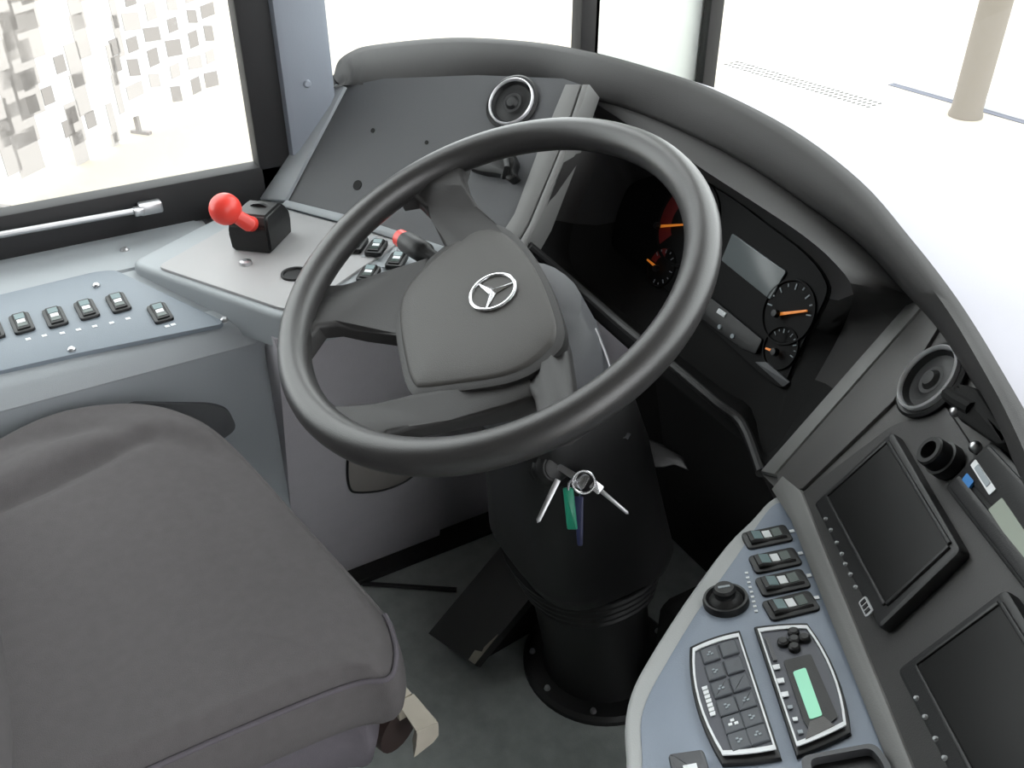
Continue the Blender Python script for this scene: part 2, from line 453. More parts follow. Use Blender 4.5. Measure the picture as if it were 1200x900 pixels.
# kick wall below the shelf with its oval speaker grille
mb = MB()
for_z = [(.60, -1.0), (.585, -.993), (.35, -1.05), (FLOOR, -1.125)]
mb.loft([[(x - (.0 if y < .5 else .0), y, z) for z, x in for_z] + [(-1.3, y, FLOOR), (-1.3, y, .60)] for y in (.24, .50)])
part(mb, 'kick_wall', 'kick', sc_)
mb = MB(); mb.loft([[(x - .012, y, min(z, .46)) for z, x in ((.46, -1.036), (.45, -1.03), (.35, -1.05), (FLOOR, -1.125))] + [(-1.3, y, FLOOR), (-1.3, y, .46)] for y in (.5005, .855)]); part(mb, 'rear_kick_wall', 'kick', sc_)
part(MB().box((-1.16, .24, FLOOR + .001), (-1.09, .85, .055), .004), 'foot_shade_strip', 'deepblack', sc_)  # dark strip added for the shadow along the kick wall's foot
kn_ = V((.235, 0, -.055)).cross(V((0, 1, 0))); 
KW = Plane((-1.05, .4, .35), (0, 1, 0), V((.057, 0, .235)))
if KW.N.x < 0: KW.N = -KW.N
gp = px(KW, [(407, 548), (412, 530), (440, 524), (480, 524), (492, 545), (478, 562), (450, 574), (420, 577), (410, 572)], .0015)
mb = MB(); mb.prism(smooth(gp, 4, True), -KW.N * .01, .002); part(mb, 'speaker_grille', 'grille', sc_)
mb = MB(); mb.tube([p for p in smooth(gp, 4, True)] + [gp[0]], .002, 6, caps=False); part(mb, 'grille_rim', 'column', sc_)

# ------------------------------------------------------------------ rocker switches
def make_switch(L, W, label, group, icon='block', hi=.007):
    r = thing('rocker_switch', label, 'switch', (0, 0, 0), group=group)
    rr = lambda a, b, k: fillet([V((-a, -b, 0)), V((a, -b, 0)), V((a, b, 0)), V((-a, b, 0))], k)
    mb = MB(); mb.prism([p + V((0, 0, .0035)) for p in rr(L / 2, W / 2, W * .2)], (0, 0, -.006), .0012); mb.build('switch_bezel', 'black', r)
    a, b = L * .39, W * .33
    top = [(-a, .0072), (-a * .8, .0078), (0, .0048), (a * .8, .0058), (a, .0052), (a, 0), (-a, 0)]
    mb = MB(); mb.loft([[V((x, y, z + (0 if abs(y) < b else -.0015))) for x, z in top] for y in (-b, -b * .85, b * .85, b)]); rk = mb.build('rocker', 'column', r)
    def slab(x0, x1, y0, y1, z0, z1, nm, m):
        k = MB(); k.prism([V((x0, y0, z0)), V((x1, y0, z1)), V((x1, y1, z1)), V((x0, y1, z0))], (0, 0, -.002)); k.build(nm, m, rk)
    slab(-a * .78, -a * .28, -b * .72, b * .72, .0082, .0064, 'lens', 'lens')
    slab(-a * .2, a * .22, -b * .6, b * .6, .0061, .0056, 'icon', 'white')
    slab(a * .32, a * .78, -b * .7, b * .7, .0056, .0062, 'lens', 'dimlens')
    return r
def put(o, m): o.matrix_world = m; return o

# four on the right lower console
names = ['topmost of four rocker switches on the blue-grey console beside the driver', 'second from top of four rocker switches on the blue-grey console',
         'third from top of four rocker switches on the blue-grey console', 'lowest of four rocker switches on the blue-grey console, above the climate display']
ends = [((872, 633), (925, 622)), ((880, 661), (936, 649)), ((889, 687), (945, 675)), ((898, 715), (955, 701))]
p0 = None
for i, (e, nm) in enumerate(zip(ends, names)):
    a, b = KP.at(*e[0], .005), KP.at(*e[1], .005)
    if p0 is None: p0 = make_switch((b - a).length, .0255, nm, 'rocker switches on the right console'); o = p0
    else: o = copy_tree(p0)
    o['label'] = nm; put(o, KP.mat((a + b) / 2 - KP.N * .004, b - a))
# row on the left console
names = ['rocker switch at the cut-off left end of the window-side switch row', 'rocker switch second from left in the window-side row', 'third rocker switch from left in the window-side row',
         'fourth rocker switch from left in the window-side row', 'fifth rocker switch, at the right end of the close row', 'single rocker switch set apart by the screw at the panel corner']
cs = [(-9, 388), (26, 380), (65, 373), (102, 364), (139, 356), (188, 368)]
p0 = None
for c, nm in zip(cs, names):
    if p0 is None: p0 = make_switch(.040, .0235, nm, 'rocker switches on the window-side console'); o = p0
    else: o = copy_tree(p0)
    o['label'] = nm; put(o, CT.mat(CT.at(c[0], c[1], .0032), V((1, .06, 0))))
# those on the shelf behind the wheel
names = ['rocker switch on the shelf behind the wheel, nearest the rim', 'rocker switch on the shelf, middle one beside the red-tipped stalk', 'rocker switch on the shelf, half hidden by the red-tipped stalk',
         'rocker switch in the lower row just above the left wheel spoke', 'rocker switch in the lower row under the stalk, mostly hidden by the hub']
cs = [(418, 287), (441, 291), (465, 306), (432, 322), (462, 330)]
p0 = None
xd = SH.at(404, 300) - SH.at(422, 274)
for c, nm in zip(cs, names):
    if p0 is None: p0 = make_switch(.040, .0235, nm, 'rocker switches on the shelf behind the wheel'); o = p0
    else: o = copy_tree(p0)
    o['label'] = nm; put(o, SH.mat(SH.at(c[0], c[1], .008), xd))
mb = MB()
for x0, y0, x1, y1 in ((426, 301, 440, 277), (450, 313, 464, 290)):
    a, b = SH.at(x0, y0, .0045), SH.at(x1, y1, .0045); w = (b - a).normalized().cross(Z) * .003
    mb.prism([a - w, b - w, b + w, a + w], -Z * .002)
part(mb, 'divider_bar', 'grey', sc_)

# ------------------------------------------------------------------ parking brake lever
bl = thing('parking_brake_lever', 'parking brake lever with red ball knob on a black housing', 'lever', SH.at(305, 285, .004))
bm_ = SH.mat(SH.at(308, 290, .004), SH.at(335, 296) - SH.at(280, 300))
qL, qF, qR = SH.at(279, 289, .004), SH.at(310, 304, .004), SH.at(336, 277, .004)
qB = qL + qR - qF; qc = (qL + qR) / 2
hw, hd = (qR - qF).length / 2, (qF - qL).length / 2
bm_ = SH.mat(qc, qR - qF)
mb = MB()
mb.loft([[V((x * k, y * k2 + dy, z)) for x, y in ((-hw, -hd), (hw, -hd), (hw, hd), (-hw, hd))] for k, k2, dy, z in ((.96, .96, 0, 0), (1, 1, 0, .026), (.96, .94, 0, .038), (.66, .8, .0, .050))])
bmesh.ops.bevel(mb.bm, geom=list(mb.bm.edges), offset=.003, segments=2, affect='EDGES')
bmesh.ops.transform(mb.bm, matrix=bm_, verts=mb.bm.verts); part(mb, 'housing', 'black', bl)
mb = MB(); mb.loft([[bm_ @ V((.004 + t, hd * sin(a) * .8, .030 + .024 * cos(a))) for a in [(-1.6 + j * .32) for j in range(11)]] + [bm_ @ V((.004 + t, 0, .02))] for t in (0, .005)]); part(mb, 'lever_gate', 'column', bl)
kq = SH.at(303, 268, .045); kz = deep(264, 245, (kq - CAM).dot(LOOK) - .012); ks = deep(291, 262, (kq - CAM).dot(LOOK))
mb = MB(); mb.tube([bm_ @ V((0, 0, .024)), ks, kz + (ks - kz) * .5, kz], [.0095, .0105, .0095, .011], 16)
part(mb, 'lever_arm', 'red', bl); mb = MB(); mb.sphere(kz, .021, 28); part(mb, 'ball_knob', 'red', bl)
# ================================================================== dashboard
da = thing('dashboard', 'dark grey curved dashboard wrapping around the steering wheel', 'dashboard', (-.75, .8, FLOOR))
# left wing
lp = px(LW, [(333, 236), (402, 102), (450, 92), (560, 88), (660, 92), (683, 100), (640, 190), (604, 262), (560, 306), (420, 257)])
mb = MB(); mb.prism(lp, -LW.N * .03); lw = part(mb, 'left_panel', 'dark', da)
for hx, hy, hr in ((437, 153, .0035), (419, 217, .0075), (481, 238, .0035), (500, 167, .003)):
    m2 = MB(); m2.prism(disc(LW, LW.at(hx, hy), hr, .0008, 14), -LW.N * .002); part(m2, 'screw_hole', 'deepblack', lw)
mb = MB(); mb.prism(px(LW, [(303, 233), (393, 97), (404, 101), (334, 235)], .006), -LW.N * .04, .003); part(mb, 'panel_border', 'grey', da)
mb = MB(); mb.prism(px(LW, [(327, 241), (335, 234), (420, 255), (552, 299), (545, 308), (416, 265)], .008), -LW.N * .035, .002); part(mb, 'panel_border', 'grey', da)
mb = MB(); mb.prism(px(LW, [(662, 98), (680, 98), (655, 175), (618, 262), (596, 300), (570, 300), (602, 250), (630, 175)], .006), -LW.N * .04, .003); part(mb, 'trim_strip', 'trim', da)
mb = MB(); mb.prism(px(LW, [(682, 98), (690, 98), (664, 175), (632, 258), (606, 305), (597, 302), (620, 262), (656, 175)], .006), -LW.N * .04, .003); part(mb, 'trim_strip', 'trim', da)
# right wing
rp = px(RW, [(893, 556), (1072, 350), (1130, 345), (1330, 700), (1330, 1080), (1068, 920), (935, 600), (912, 575)])
mb = MB(); mb.prism(rp, -RW.N * .03); part(mb, 'right_panel', 'wing', da)
mb = MB(); mb.prism(fillet(px(RW, [(938, 578), (1046, 497), (1078, 488), (1104, 470), (1340, 830), (1340, 1080), (1075, 920)], .003), .008), -RW.N * .004, .0015); part(mb, 'monitor_panel', 'mpanel', da)
mb = MB(); mb.prism(px(RW, [(889, 552), (1066, 350), (1082, 356), (906, 556)], .007), -RW.N * .04, .004); part(mb, 'trim_strip', 'trim', da)
mb = MB(); mb.prism(px(RW, [(909, 555), (1084, 357), (1106, 372), (1046, 470), (940, 572), (915, 580)], .004), -RW.N * .03, .002); part(mb, 'trim_strip', 'wing', da)
mb = MB(); mb.prism(px(RW, [(902, 573), (916, 556), (938, 574), (1076, 915), (1050, 925), (925, 610)], .006), -RW.N * .04, .004); part(mb, 'crease_strip', 'trim', da)

# brow: a rounded lip sweeping round the whole top of the dashboard
bo = [(397, 88, .797), (402, 72, .808), (416, 61, .818), (442, 54, .825), (530, 46, .84), (620, 51, .85), (690, 63, .855), (760, 82, .855), (830, 106, .85), (920, 152, .845), (1000, 213, .838), (1060, 283, .83), (1100, 335, .825), (1130, 380, .82), (1165, 440, .818), (1200, 506, .815), (1260, 640, .81)]
bi = [(399, 100, .79), (406, 100, .79), (416, 99.5, .791), (440, 98.5, .795), (545, 92, .805), (628, 97, .81), (680, 112, .815), (735, 128, .812), (795, 152, .808), (870, 190, .802), (945, 240, .796), (1010, 288, .79), (1062, 342, .786), (1105, 387, .784), (1142, 442, .782), (1175, 497, .78), (1235, 630, .775)]
rings = []; tops = []; outs = []
PO = smooth([onz(*p) for p in bo], 5); PI = smooth([onz(*p) for p in bi], 5)
for i in range(len(PO)):
    t = (PO[min(i + 1, len(PO) - 1)] - PO[max(i - 1, 0)]); t.z = 0; t.normalize()
    fw = V((-t.y, t.x, 0)); fw = fw if fw.dot(PO[i] - V((-.75, .3, .8))) > 0 else -fw
    a, c = PI[i], PO[i]
    k = min(1, .45 + i / 18)
    d = c + fw * .014 * k - Z * .012; e = a + fw * .05 * k - Z * .005
    mid = (a + c) / 2 - fw * .012 + Z * .004
    q1 = a * .75 + mid * .25 - fw * .004; q3 = c * .7 + mid * .3 + Z * .0045 - fw * .004
    cc = c + fw * .007 + Z * .001
    rings.append([a, q1, mid, q3, c, cc, d, e]); tops.append(d); outs.append(fw)
cen0 = sum(rings[0], V()) / 8; t0 = (PO[0] - PO[2]).normalized()
rings = [[cen0 + (p - cen0) * k + t0 * d for p in rings[0]] for k, d in ((.25, .010), (.7, .008), (.93, .004))] + rings
mb = MB(); mb.loft(rings); part(mb, 'brow', 'brow', da, ang=80)
# top of the dashboard out to the windscreen, sun glare put into its pale colour
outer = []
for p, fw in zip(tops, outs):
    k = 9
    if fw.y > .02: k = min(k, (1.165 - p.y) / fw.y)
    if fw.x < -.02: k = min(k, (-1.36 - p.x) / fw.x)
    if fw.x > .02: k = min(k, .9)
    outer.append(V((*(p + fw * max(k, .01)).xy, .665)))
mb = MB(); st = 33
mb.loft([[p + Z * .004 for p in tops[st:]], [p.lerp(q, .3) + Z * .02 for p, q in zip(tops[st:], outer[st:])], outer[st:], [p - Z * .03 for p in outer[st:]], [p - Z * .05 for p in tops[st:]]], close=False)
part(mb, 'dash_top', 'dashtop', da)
mb = MB(); mb.loft([[p - Z * .004 for p in tops[2:st + 1]], [p - Z * .16 for p in outer[2:st + 1]]], close=False); part(mb, 'dash_top_corner', 'brow', da)

# binnacle: the hooded recess around the instruments
def onmix(x, y, z): return onz(x, y, z)
O = [onz(678, 111, .815), onz(735, 128, .812), onz(795, 152, .808), onz(870, 190, .802), onz(945, 240, .796), onz(1010, 289, .79),
     onz(1056, 338, .786), RW.at(1072, 358, .002), RW.at(1040, 398, .002), RW.at(980, 458, .002), RW.at(930, 516, .002), RW.at(892, 556, .0),
     onz(870, 500, .585), onz(840, 475, .59), onz(790, 432, .595), onz(735, 388, .60), onz(680, 340, .605),
     LW.at(620, 290), LW.at(634, 258), LW.at(664, 180)]
B = [onz(690, 122, .80), onz(735, 145, .775), onz(776, 166, .76), onz(829, 202, .748), onz(885, 238, .735), onz(940, 275, .722),
     onz(980, 310, .712), onz(998, 345, .69), onz(985, 390, .66), onz(955, 445, .625), onz(920, 510, .59), onz(895, 530, .57),
     onz(880, 478, .556), onz(845, 455, .556), onz(790, 412, .56), onz(735, 370, .565), onz(690, 335, .575),
     onz(668, 305, .60), onz(672, 262, .64), onz(700, 185, .74)]
for i, (x, y) in enumerate([(690, 122), (735, 145), (776, 166), (829, 202), (885, 238), (940, 275), (980, 310), (1000, 345)]):
    B[i] = deep(x, y, (O[i] - CAM).dot(LOOK) * (.995 if i else 1))
I = [CLP.at(*p, -.004) for p in [(742, 215), (770, 205), (805, 205), (850, 225), (905, 265), (950, 300), (972, 330), (972, 350), (955, 385), (938, 420), (925, 450), (918, 456), (895, 440), (860, 408), (815, 368), (770, 330), (728, 298), (718, 285), (722, 260), (730, 235)]]
ringO = smooth(O, 3, True); ringB = smooth(B, 3, True); ringI = smooth(I, 3, True)
MID = [a * .5 + b * .5 + Z * .002 for a, b in zip(ringO, ringB)]
K_ = 27; L0 = len(ringO)
mb = MB(); mb.loft([r_[L0 - 6:] + r_[:K_ + 1] for r_ in (ringO, MID, ringB)], close=False); part(mb, 'binnacle_hood', 'brow', da, ang=60)
mb = MB(); mb.loft([r_[K_:L0 - 5] for r_ in (ringO, MID, ringB)], close=False); part(mb, 'binnacle_surround', 'matblack', da, ang=60)  # shade below the hood put into the black of this lower band
RM = [a * .45 + b * .55 - V((0, 0, .004)) for a, b in zip(ringB, ringI)]
mb = MB(); mb.loft([r_[21:55] for r_ in (ringB, RM, ringI)], close=False); part(mb, 'binnacle_tray', 'matblack', da, ang=60)
mb = MB(); mb.loft([r_[54:] + r_[:22] for r_ in (ringB, RM, ringI)], close=False); part(mb, 'binnacle_recess', 'recess', da, ang=60)  # light on these walls put into a lighter charcoal than the tray
# lip and the underside of the dashboard down to the bulkhead
lip = O[11:18]
mb = MB(); mb.tube(smooth([p + Z * .002 for p in lip], 4), .006, 10); part(mb, 'lower_lip', 'column', da)
u1 = smooth(lip, 4)
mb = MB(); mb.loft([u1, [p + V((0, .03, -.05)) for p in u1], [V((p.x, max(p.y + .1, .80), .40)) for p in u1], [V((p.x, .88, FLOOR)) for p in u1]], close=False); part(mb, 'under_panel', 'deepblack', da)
mb = MB(); mb.box((-1.12, .86, FLOOR), (.2, .9, .5)).box((-.66, .60, FLOOR + .001), (-.42, .855, .27), .02); part(mb, 'bulkhead_and_shade_box', 'deepblack', da)  # second box is added, its black standing in for footwell shade

# ------------------------------------------------------------------ instrument cluster
ic = thing('instrument_cluster', 'black instrument cluster with orange needles and grey display under the brow', 'instrument cluster', CLP.at(845, 430))
mb = MB(); cI = sum(ringI, V()) / len(ringI); mb.prism([cI + (p - cI) * .985 + CLP.N * .0046 for p in ringI], -CLP.N * .004); part(mb, 'cluster_face', 'cluster', ic)
def quad(name, pts, m, off=.003, par=ic, th=.003, r=.003, bev=.0006):
    b = MB(); b.prism(fillet(px(CLP, pts, off), r), -CLP.N * th, bev); return part(b, name, m, par)
quad('display', [(858, 273), (921, 318), (902, 351), (845, 305)], 'greylcd', .0035)
quad('warning_strip', [(790, 330), (836, 351), (893, 398), (885, 415), (868, 408), (785, 345)], 'column', .006)
quad('strip_label', [(842, 361), (851, 367), (848, 372), (839, 366)], 'white', .0075, th=.002, r=.0005)
for p in ((848, 384), (863, 395)):
    b = MB(); b.prism(disc(CLP, CLP.at(*p), .003, .008, 10), -CLP.N * .003); part(b, 'indicator_lamp', 'tick', ic)
quad('cover_corner', [(884, 424), (898, 424), (925, 448), (918, 454)], 'dark', .004)
def gauge(c, R, a0, a1, n, ndl, zone=None, zin=.55):
    cen = CLP.at(*c, 0)
    b = MB(); b.lathe([(0, .0012), (R, .0012), (R * 1.03, .0035), (R * 1.08, .0035), (R * 1.1, -.002)], 36, CLP.mat(cen)); g = part(b, 'gauge', 'cluster', ic)
    if zone:
        b = MB(); k = 18
        A = [cen + CLP.N * .0018 + (CLP.X * cos(t) + CLP.Y * sin(t)) * R * .98 for t in [radians(zone[0] + (zone[1] - zone[0]) * j / k) for j in range(k + 1)]]
        Bq = [cen + CLP.N * .0018 + (CLP.X * cos(t) + CLP.Y * sin(t)) * R * zin for t in [radians(zone[0] + (zone[1] - zone[0]) * j / k) for j in range(k + 1)]]
        b.loft([A, Bq], close=False); part(b, 'red_zone', 'redzone', g)
    b = MB()
    for j in range(n):
        t = radians(a0 + (a1 - a0) * j / (n - 1)); d = CLP.X * cos(t) + CLP.Y * sin(t); e = CLP.N.cross(d)
        r0 = R * (.74 if j % 2 == 0 else .84); w = R * .022
        b.prism([cen + CLP.N * .0025 + d * r0 + e * w, cen + CLP.N * .0025 + d * r0 - e * w, cen + CLP.N * .0025 + d * R * .94 - e * w, cen + CLP.N * .0025 + d * R * .94 + e * w], -CLP.N * .001)
    part(b, 'dial_marks', 'tick', g)
    p, q = CLP.at(*ndl[0], .006), CLP.at(*ndl[1], .006); e = CLP.N.cross((q - p).normalized())
    b = MB(); b.prism([p - e * .0018, q - e * .0011, q + e * .0011, p + e * .0018], -CLP.N * .002); part(b, 'needle', 'orange', g)
    b = MB(); b.lathe([(0, .0075), (.004, .007), (.005, .001)], 14, CLP.mat(p if True else cen)); part(b, 'needle_cap', 'black', g)
gauge((806, 262), .055, -40, 130, 21, ((772, 265), (801, 263)), (150, 235))
gauge((776, 313), .026, -90, 150, 11, ((771, 315), (758, 304)), (100, 180))
gauge((925, 366), .036, 20, 190, 9, ((911, 368), (945, 364)))
gauge((916, 408), .024, 0, 150, 9, ((910, 413), (897, 408)))

# ------------------------------------------------------------------ round air vents
def vent(pl, c, R, label, tabs=False):
    v = thing('air_vent', label, 'air vent', matrix=pl.mat(c + pl.N * (.0036 if pl is RW else 0)), group='round air vents with chrome rings')
    b = MB(); b.lathe([(R * 1.18, .0004), (R * 1.2, .003), (R * 1.12, .005), (R * 1.02, .004), (R, .0004)], 40); b.build('vent_collar', 'black', v)
    b = MB(); b.lathe([(R * .92, .002), (R * .93, .008), (R * .965, .0095), (R * 1.01, .008), (R * 1.02, .002)], 48, closed=False); b.build('chrome_ring', 'ringchrome', v)
    b = MB(); b.lathe([(0, .002), (R * .42, .0025), (R * .5, .0008), (R * .8, .0006), (R * .88, .006), (R * .92, .0006)], 36); b.build('vent_ball', 'column', v)
    b = MB(); b.lathe([(0, .0065), (R * .2, .006), (R * .3, .0028), (R * .31, .002)], 20); b.build('swivel_knob', 'black', v)
    return v
vent(LW, LW.at(601, 121), .0325, 'round vent with chrome ring on the left dashboard wing')
vent(RW, RW.at(1097, 449), .031, 'round vent with chrome ring on the right dashboard wing, above the monitors')
# dark knob under the left vent
vk = thing('hanging_clip', 'black clip on the left dashboard wing below the round vent', 'clip', LW.at(578, 192))
b = MB(); b.prism(fillet(px(LW, [(546, 176), (598, 176), (604, 188), (600, 200), (606, 206), (596, 212), (586, 204), (562, 201), (546, 196)], .016), .004), -LW.N * .0155, .004); part(b, 'clip_body', 'black', vk)
b = MB(); b.tube([LW.at(592, 180, .012), LW.at(594, 196, .024), LW.at(590, 208, .012)], .004, 10); part(b, 'clip_spring', 'column', vk)
# black bracket beside the right vent
hk = thing('vent_phone_bracket', 'black bracket clipped to the rim of the right chrome-ringed vent', 'bracket', RW.at(1130, 480))
b = MB(); b.prism(fillet(px(RW, [(1112, 464), (1120, 446), (1142, 452), (1184, 516), (1168, 522), (1118, 488)], .022), .006), -RW.N * .018, .005); part(b, 'bracket_body', 'matblack', hk)
b = MB(); b.sphere(RW.at(1119, 483, .02), .0042, 14); part(b, 'screw', 'steel', hk)
b = MB(); b.tube([RW.at(1112, 462, .012), RW.at(1122, 470, .02), RW.at(1140, 480, .02)], .006, 10); part(b, 'clip_arm', 'matblack', hk)
# black plug socket
ks_ = thing('power_socket_plug', 'stubby black cylindrical plug lying between vent and monitor', 'plug', RW.at(1097, 530))
b = MB(); pm = RW.mat(RW.at(1114, 544, .0036)); b.lathe([(0, 0), (.0135, 0), (.0145, .002), (.0145, .011), (.0125, .0115), (.0122, .022), (.011, .0235), (.0075, .0235), (.007, .012), (0, .012)], 28, pm); part(b, 'plug_body', 'black', ks_)
b = MB(); b.box((-.0012, -.004, .0122), (.0012, .004, .0155), .0004, mtx=pm); part(b, 'contact_pin', 'steel', ks_)

# ------------------------------------------------------------------ monitors
def monitor(A, label):
    m = thing('monitor', label, 'monitor', matrix=RW.mat(A), group='black dashboard monitors')
    Q = [RW.at(*p, .013) - RW.at(953, 590, .013) for p in ((953, 590), (1030, 738), (1127, 645), (1046, 505))]
    Q = [V((q.dot(RW.X), q.dot(RW.Y), 0)) for q in Q]
    Sq = [RW.at(*p, .013) - RW.at(953, 590, .013) for p in ((972, 583), (1040, 708), (1113, 640), (1041, 521))]
    Sq = [V((q.dot(RW.X), q.dot(RW.Y), 0)) for q in Sq]
    b = MB(); b.prism([p + V((0, 0, .010)) for p in fillet(Q, .006)], (0, 0, -.010), .003); bz = b.build('bezel', 'bezel', m)
    b = MB(); b.prism([p + V((0, 0, .0112)) for p in Sq], (0, 0, -.003), .001); b.build('screen', 'screen', m)
    b = MB(); w = .0015
    for i in range(4):
        p, q = Sq[i], Sq[(i + 1) % 4]; e = (q - p).normalized(); nn = V((-e.y, e.x, 0)); cc = sum(Sq, V()) / 4
        nn = nn if nn.dot(p - cc) > 0 else -nn
        b.prism([p + V((0, 0, .0122)), q + V((0, 0, .0122)), q + nn * w * 2 + V((0, 0, .0122)), p + nn * w * 2 + V((0, 0, .0122))], (0, 0, -.003), .0006)
    b.build('screen_lip', 'bezel', m)
    for p in ((969, 609), (975, 622), (982, 637), (988, 650), (992, 662), (998, 674), (1004, 689)):
        q = RW.at(*p, .013) - RW.at(953, 590, .013); b = MB(); b.lathe([(0, .0022), (.0012, .002), (.0019, .0)], 10, M.Translation((q.dot(RW.X), q.dot(RW.Y), .010))); b.build('button', 'dot', m)
    c0, c1 = [RW.at(*p, .013) - RW.at(953, 590, .013) for p in ((1012, 703), (1021, 721))]
    c0, c1 = [V((q.dot(RW.X), q.dot(RW.Y), .0112)) for q in (c0, c1)]; e = (c1 - c0).normalized(); nn = V((-e.y, e.x, 0)) * .004
    b = MB(); b.prism(fillet([c0 - nn, c1 - nn, c1 + nn, c0 + nn], .0025), (0, 0, -.002)); b.build('jack_plate', 'dot', m)
    nn *= .62; e *= .0015
    for k in (.22, .5, .78):
        c = c0 * (1 - k) + c1 * k + V((0, 0, .0006)); b = MB(); b.prism([c - nn - e, c + e - nn, c + e + nn, c - e + nn], (0, 0, -.0012)); b.build('jack_socket', 'black', m)
    return m
m1 = monitor(RW.at(953, 590, .013) - RW.N * .0093, 'upper black dashboard monitor with oval socket plate, just below the vent')
m2_ = monitor(RW.at(1050, 785, .013) - RW.N * .0093, 'lower black dashboard monitor cut off by the frame corner')
# tachograph radio
tr = thing('radio_unit', 'slim black radio unit with green-grey display right of the upper monitor', 'radio', RW.at(1160, 590))
rq = [RW.at(1107, 567, .012), RW.at(1148, 524, .012)]
ld = (m1.matrix_world.translation * 0 + (RW.at(1030, 738) - RW.at(953, 590))).normalized(); wd = (rq[1] - rq[0]); wd = (wd - ld * wd.dot(ld)); wl = wd.length; wd.normalize()
o0 = rq[0] - RW.N * .012
def rr_(u0, u1, v0, v1, off): return [o0 + ld * u0 + wd * v0 + RW.N * off, o0 + ld * u1 + wd * v0 + RW.N * off, o0 + ld * u1 + wd * v1 + RW.N * off, o0 + ld * u0 + wd * v1 + RW.N * off]
b = MB(); b.prism(fillet(rr_(0, .19, -.002, wl + .010, .011), .006), -RW.N * .0075, .002); part(b, 'radio_case', 'black', tr)
b = MB(); b.prism(fillet(rr_(.004, .186, .001, .013, .0135), .004), -RW.N * .005, .002); part(b, 'slot_flap', 'column', tr)
b = MB(); b.prism(fillet(rr_(.004, .186, .016, wl + .006, .0125), .003), -RW.N * .004, .001); part(b, 'front_plate', 'black', tr)
P_ = lambda l: fillet([RW.at(x, y, .0133) for x, y in l], .001)
b = MB(); b.prism(P_([(1137, 545), (1143, 538), (1167, 573), (1159, 580)]), -RW.N * .002); part(b, 'white_sticker', 'white', tr)
b = MB(); b.prism([p for p in P_([(1142, 549), (1147, 544), (1161, 566), (1156, 571)])], -RW.N * .001); [setattr(v, 'co', v.co + RW.N * .0006) for v in b.bm.verts]; part(b, 'sticker_print', 'tick', tr)
b = MB(); b.prism(P_([(1127, 562), (1133, 554), (1141, 564), (1135, 572)]), -RW.N * .002); part(b, 'blue_button', 'bluedot', tr)
b = MB(); b.prism(P_([(1158, 597), (1174, 583), (1232, 668), (1216, 684)]), -RW.N * .002); part(b, 'radio_display', 'radiolcd', tr)
b = MB(); b.sphere(RW.at(1143, 524, .006), .005, 14); part(b, 'mounting_screw', 'steel', tr)

# ================================================================== right lower console
kc = thing('switch_console', "blue-grey switch console with pale edge at the driver's right hand", 'console', (-.3, .35, FLOOR))
edge = [(722, 960), (733, 905), (731, 850), (738, 812), (756, 775), (800, 706), (850, 638), (880, 608), (900, 586), (915, 580), (930, 590), (940, 612), (1050, 880), (1080, 960)]
E3 = smooth([KP.at(*p) for p in edge], 3)
mb = MB(); mb.prism(E3, -KP.N * .05, .005, 3); part(mb, 'console_rim', 'kedge', kc)
inn = [(742, 960), (752, 905), (750, 850), (756, 822), (772, 790), (814, 720), (862, 652), (890, 610), (905, 592), (917, 588), (926, 596), (934, 614), (1036, 880), (1062, 960)]
mb = MB(); mb.prism(smooth([KP.at(*p, .002) for p in inn], 3), -KP.N * .006, .002); part(mb, 'console_face', 'kpanel', kc)
base = [V((p.x, p.y, 0)) for p in E3]
cen = sum(base, V()) / len(base)
mb = MB(); mb.loft([[p - KP.N * .03 + (cen - V((p.x, p.y, 0))) * .03 for p in E3], [V((p.x, p.y, 0)) + (cen - p) .xy.to_3d() * .10 + Z * (FLOOR + .25) for p in base], [V((p.x, p.y, 0)) + (cen - p).xy.to_3d() * .16 + Z * FLOOR for p in base]])
part(mb, 'console_pedestal', 'kick', kc)
for i in range(9):
    mb = MB(); x = 875 + i * 1.4 ; y = 671 + i * 5.6
    q = KP.at(x, y, .0028); mb.prism([q - KP.X * .0012 - KP.Y * .0015, q + KP.X * .0012 - KP.Y * .0015, q + KP.X * .0012 + KP.Y * .0012, q - KP.X * .0012 + KP.Y * .0012], -KP.N * .001); part(mb, 'printed_mark', 'white', kc)
for p in ((928, 622), (938, 648), (948, 674), (957, 700)):
    mb = MB(); q = KP.at(*p, .0028); mb.prism([q - KP.X * .002 - KP.Y * .002, q + KP.X * .002 - KP.Y * .002, q + KP.X * .002 + KP.Y * .002, q - KP.X * .002 + KP.Y * .002], -KP.N * .001); part(mb, 'printed_mark', 'white', kc)
# mirror joystick
jk = thing('mirror_joystick', 'round black joystick knob on the blue-grey console left of the switches', 'knob', matrix=KP.mat(KP.at(851, 706, .002)))
b = MB(); b.lathe([(0, .003), (.0145, .003), (.0165, .006), (.0185, .006), (.0195, .003), (.0195, -.002)], 32); b.build('joystick_collar', 'black', jk)
b = MB(); b.lathe([(.0145, .003), (.0125, .006), (.009, .008), (.0085, .010), (.0095, .0115), (.0096, .0145), (.008, .0165), (0, .017)], 28); b.build('joystick_knob', 'column', jk)
b = MB(); b.prism([V((x, y, .0174)) for x, y in ((-.0012, -.005), (.0012, -.005), (.0012, .005), (-.0012, .005))], (0, 0, -.001)); b.build('pointer_mark', 'tick', jk)

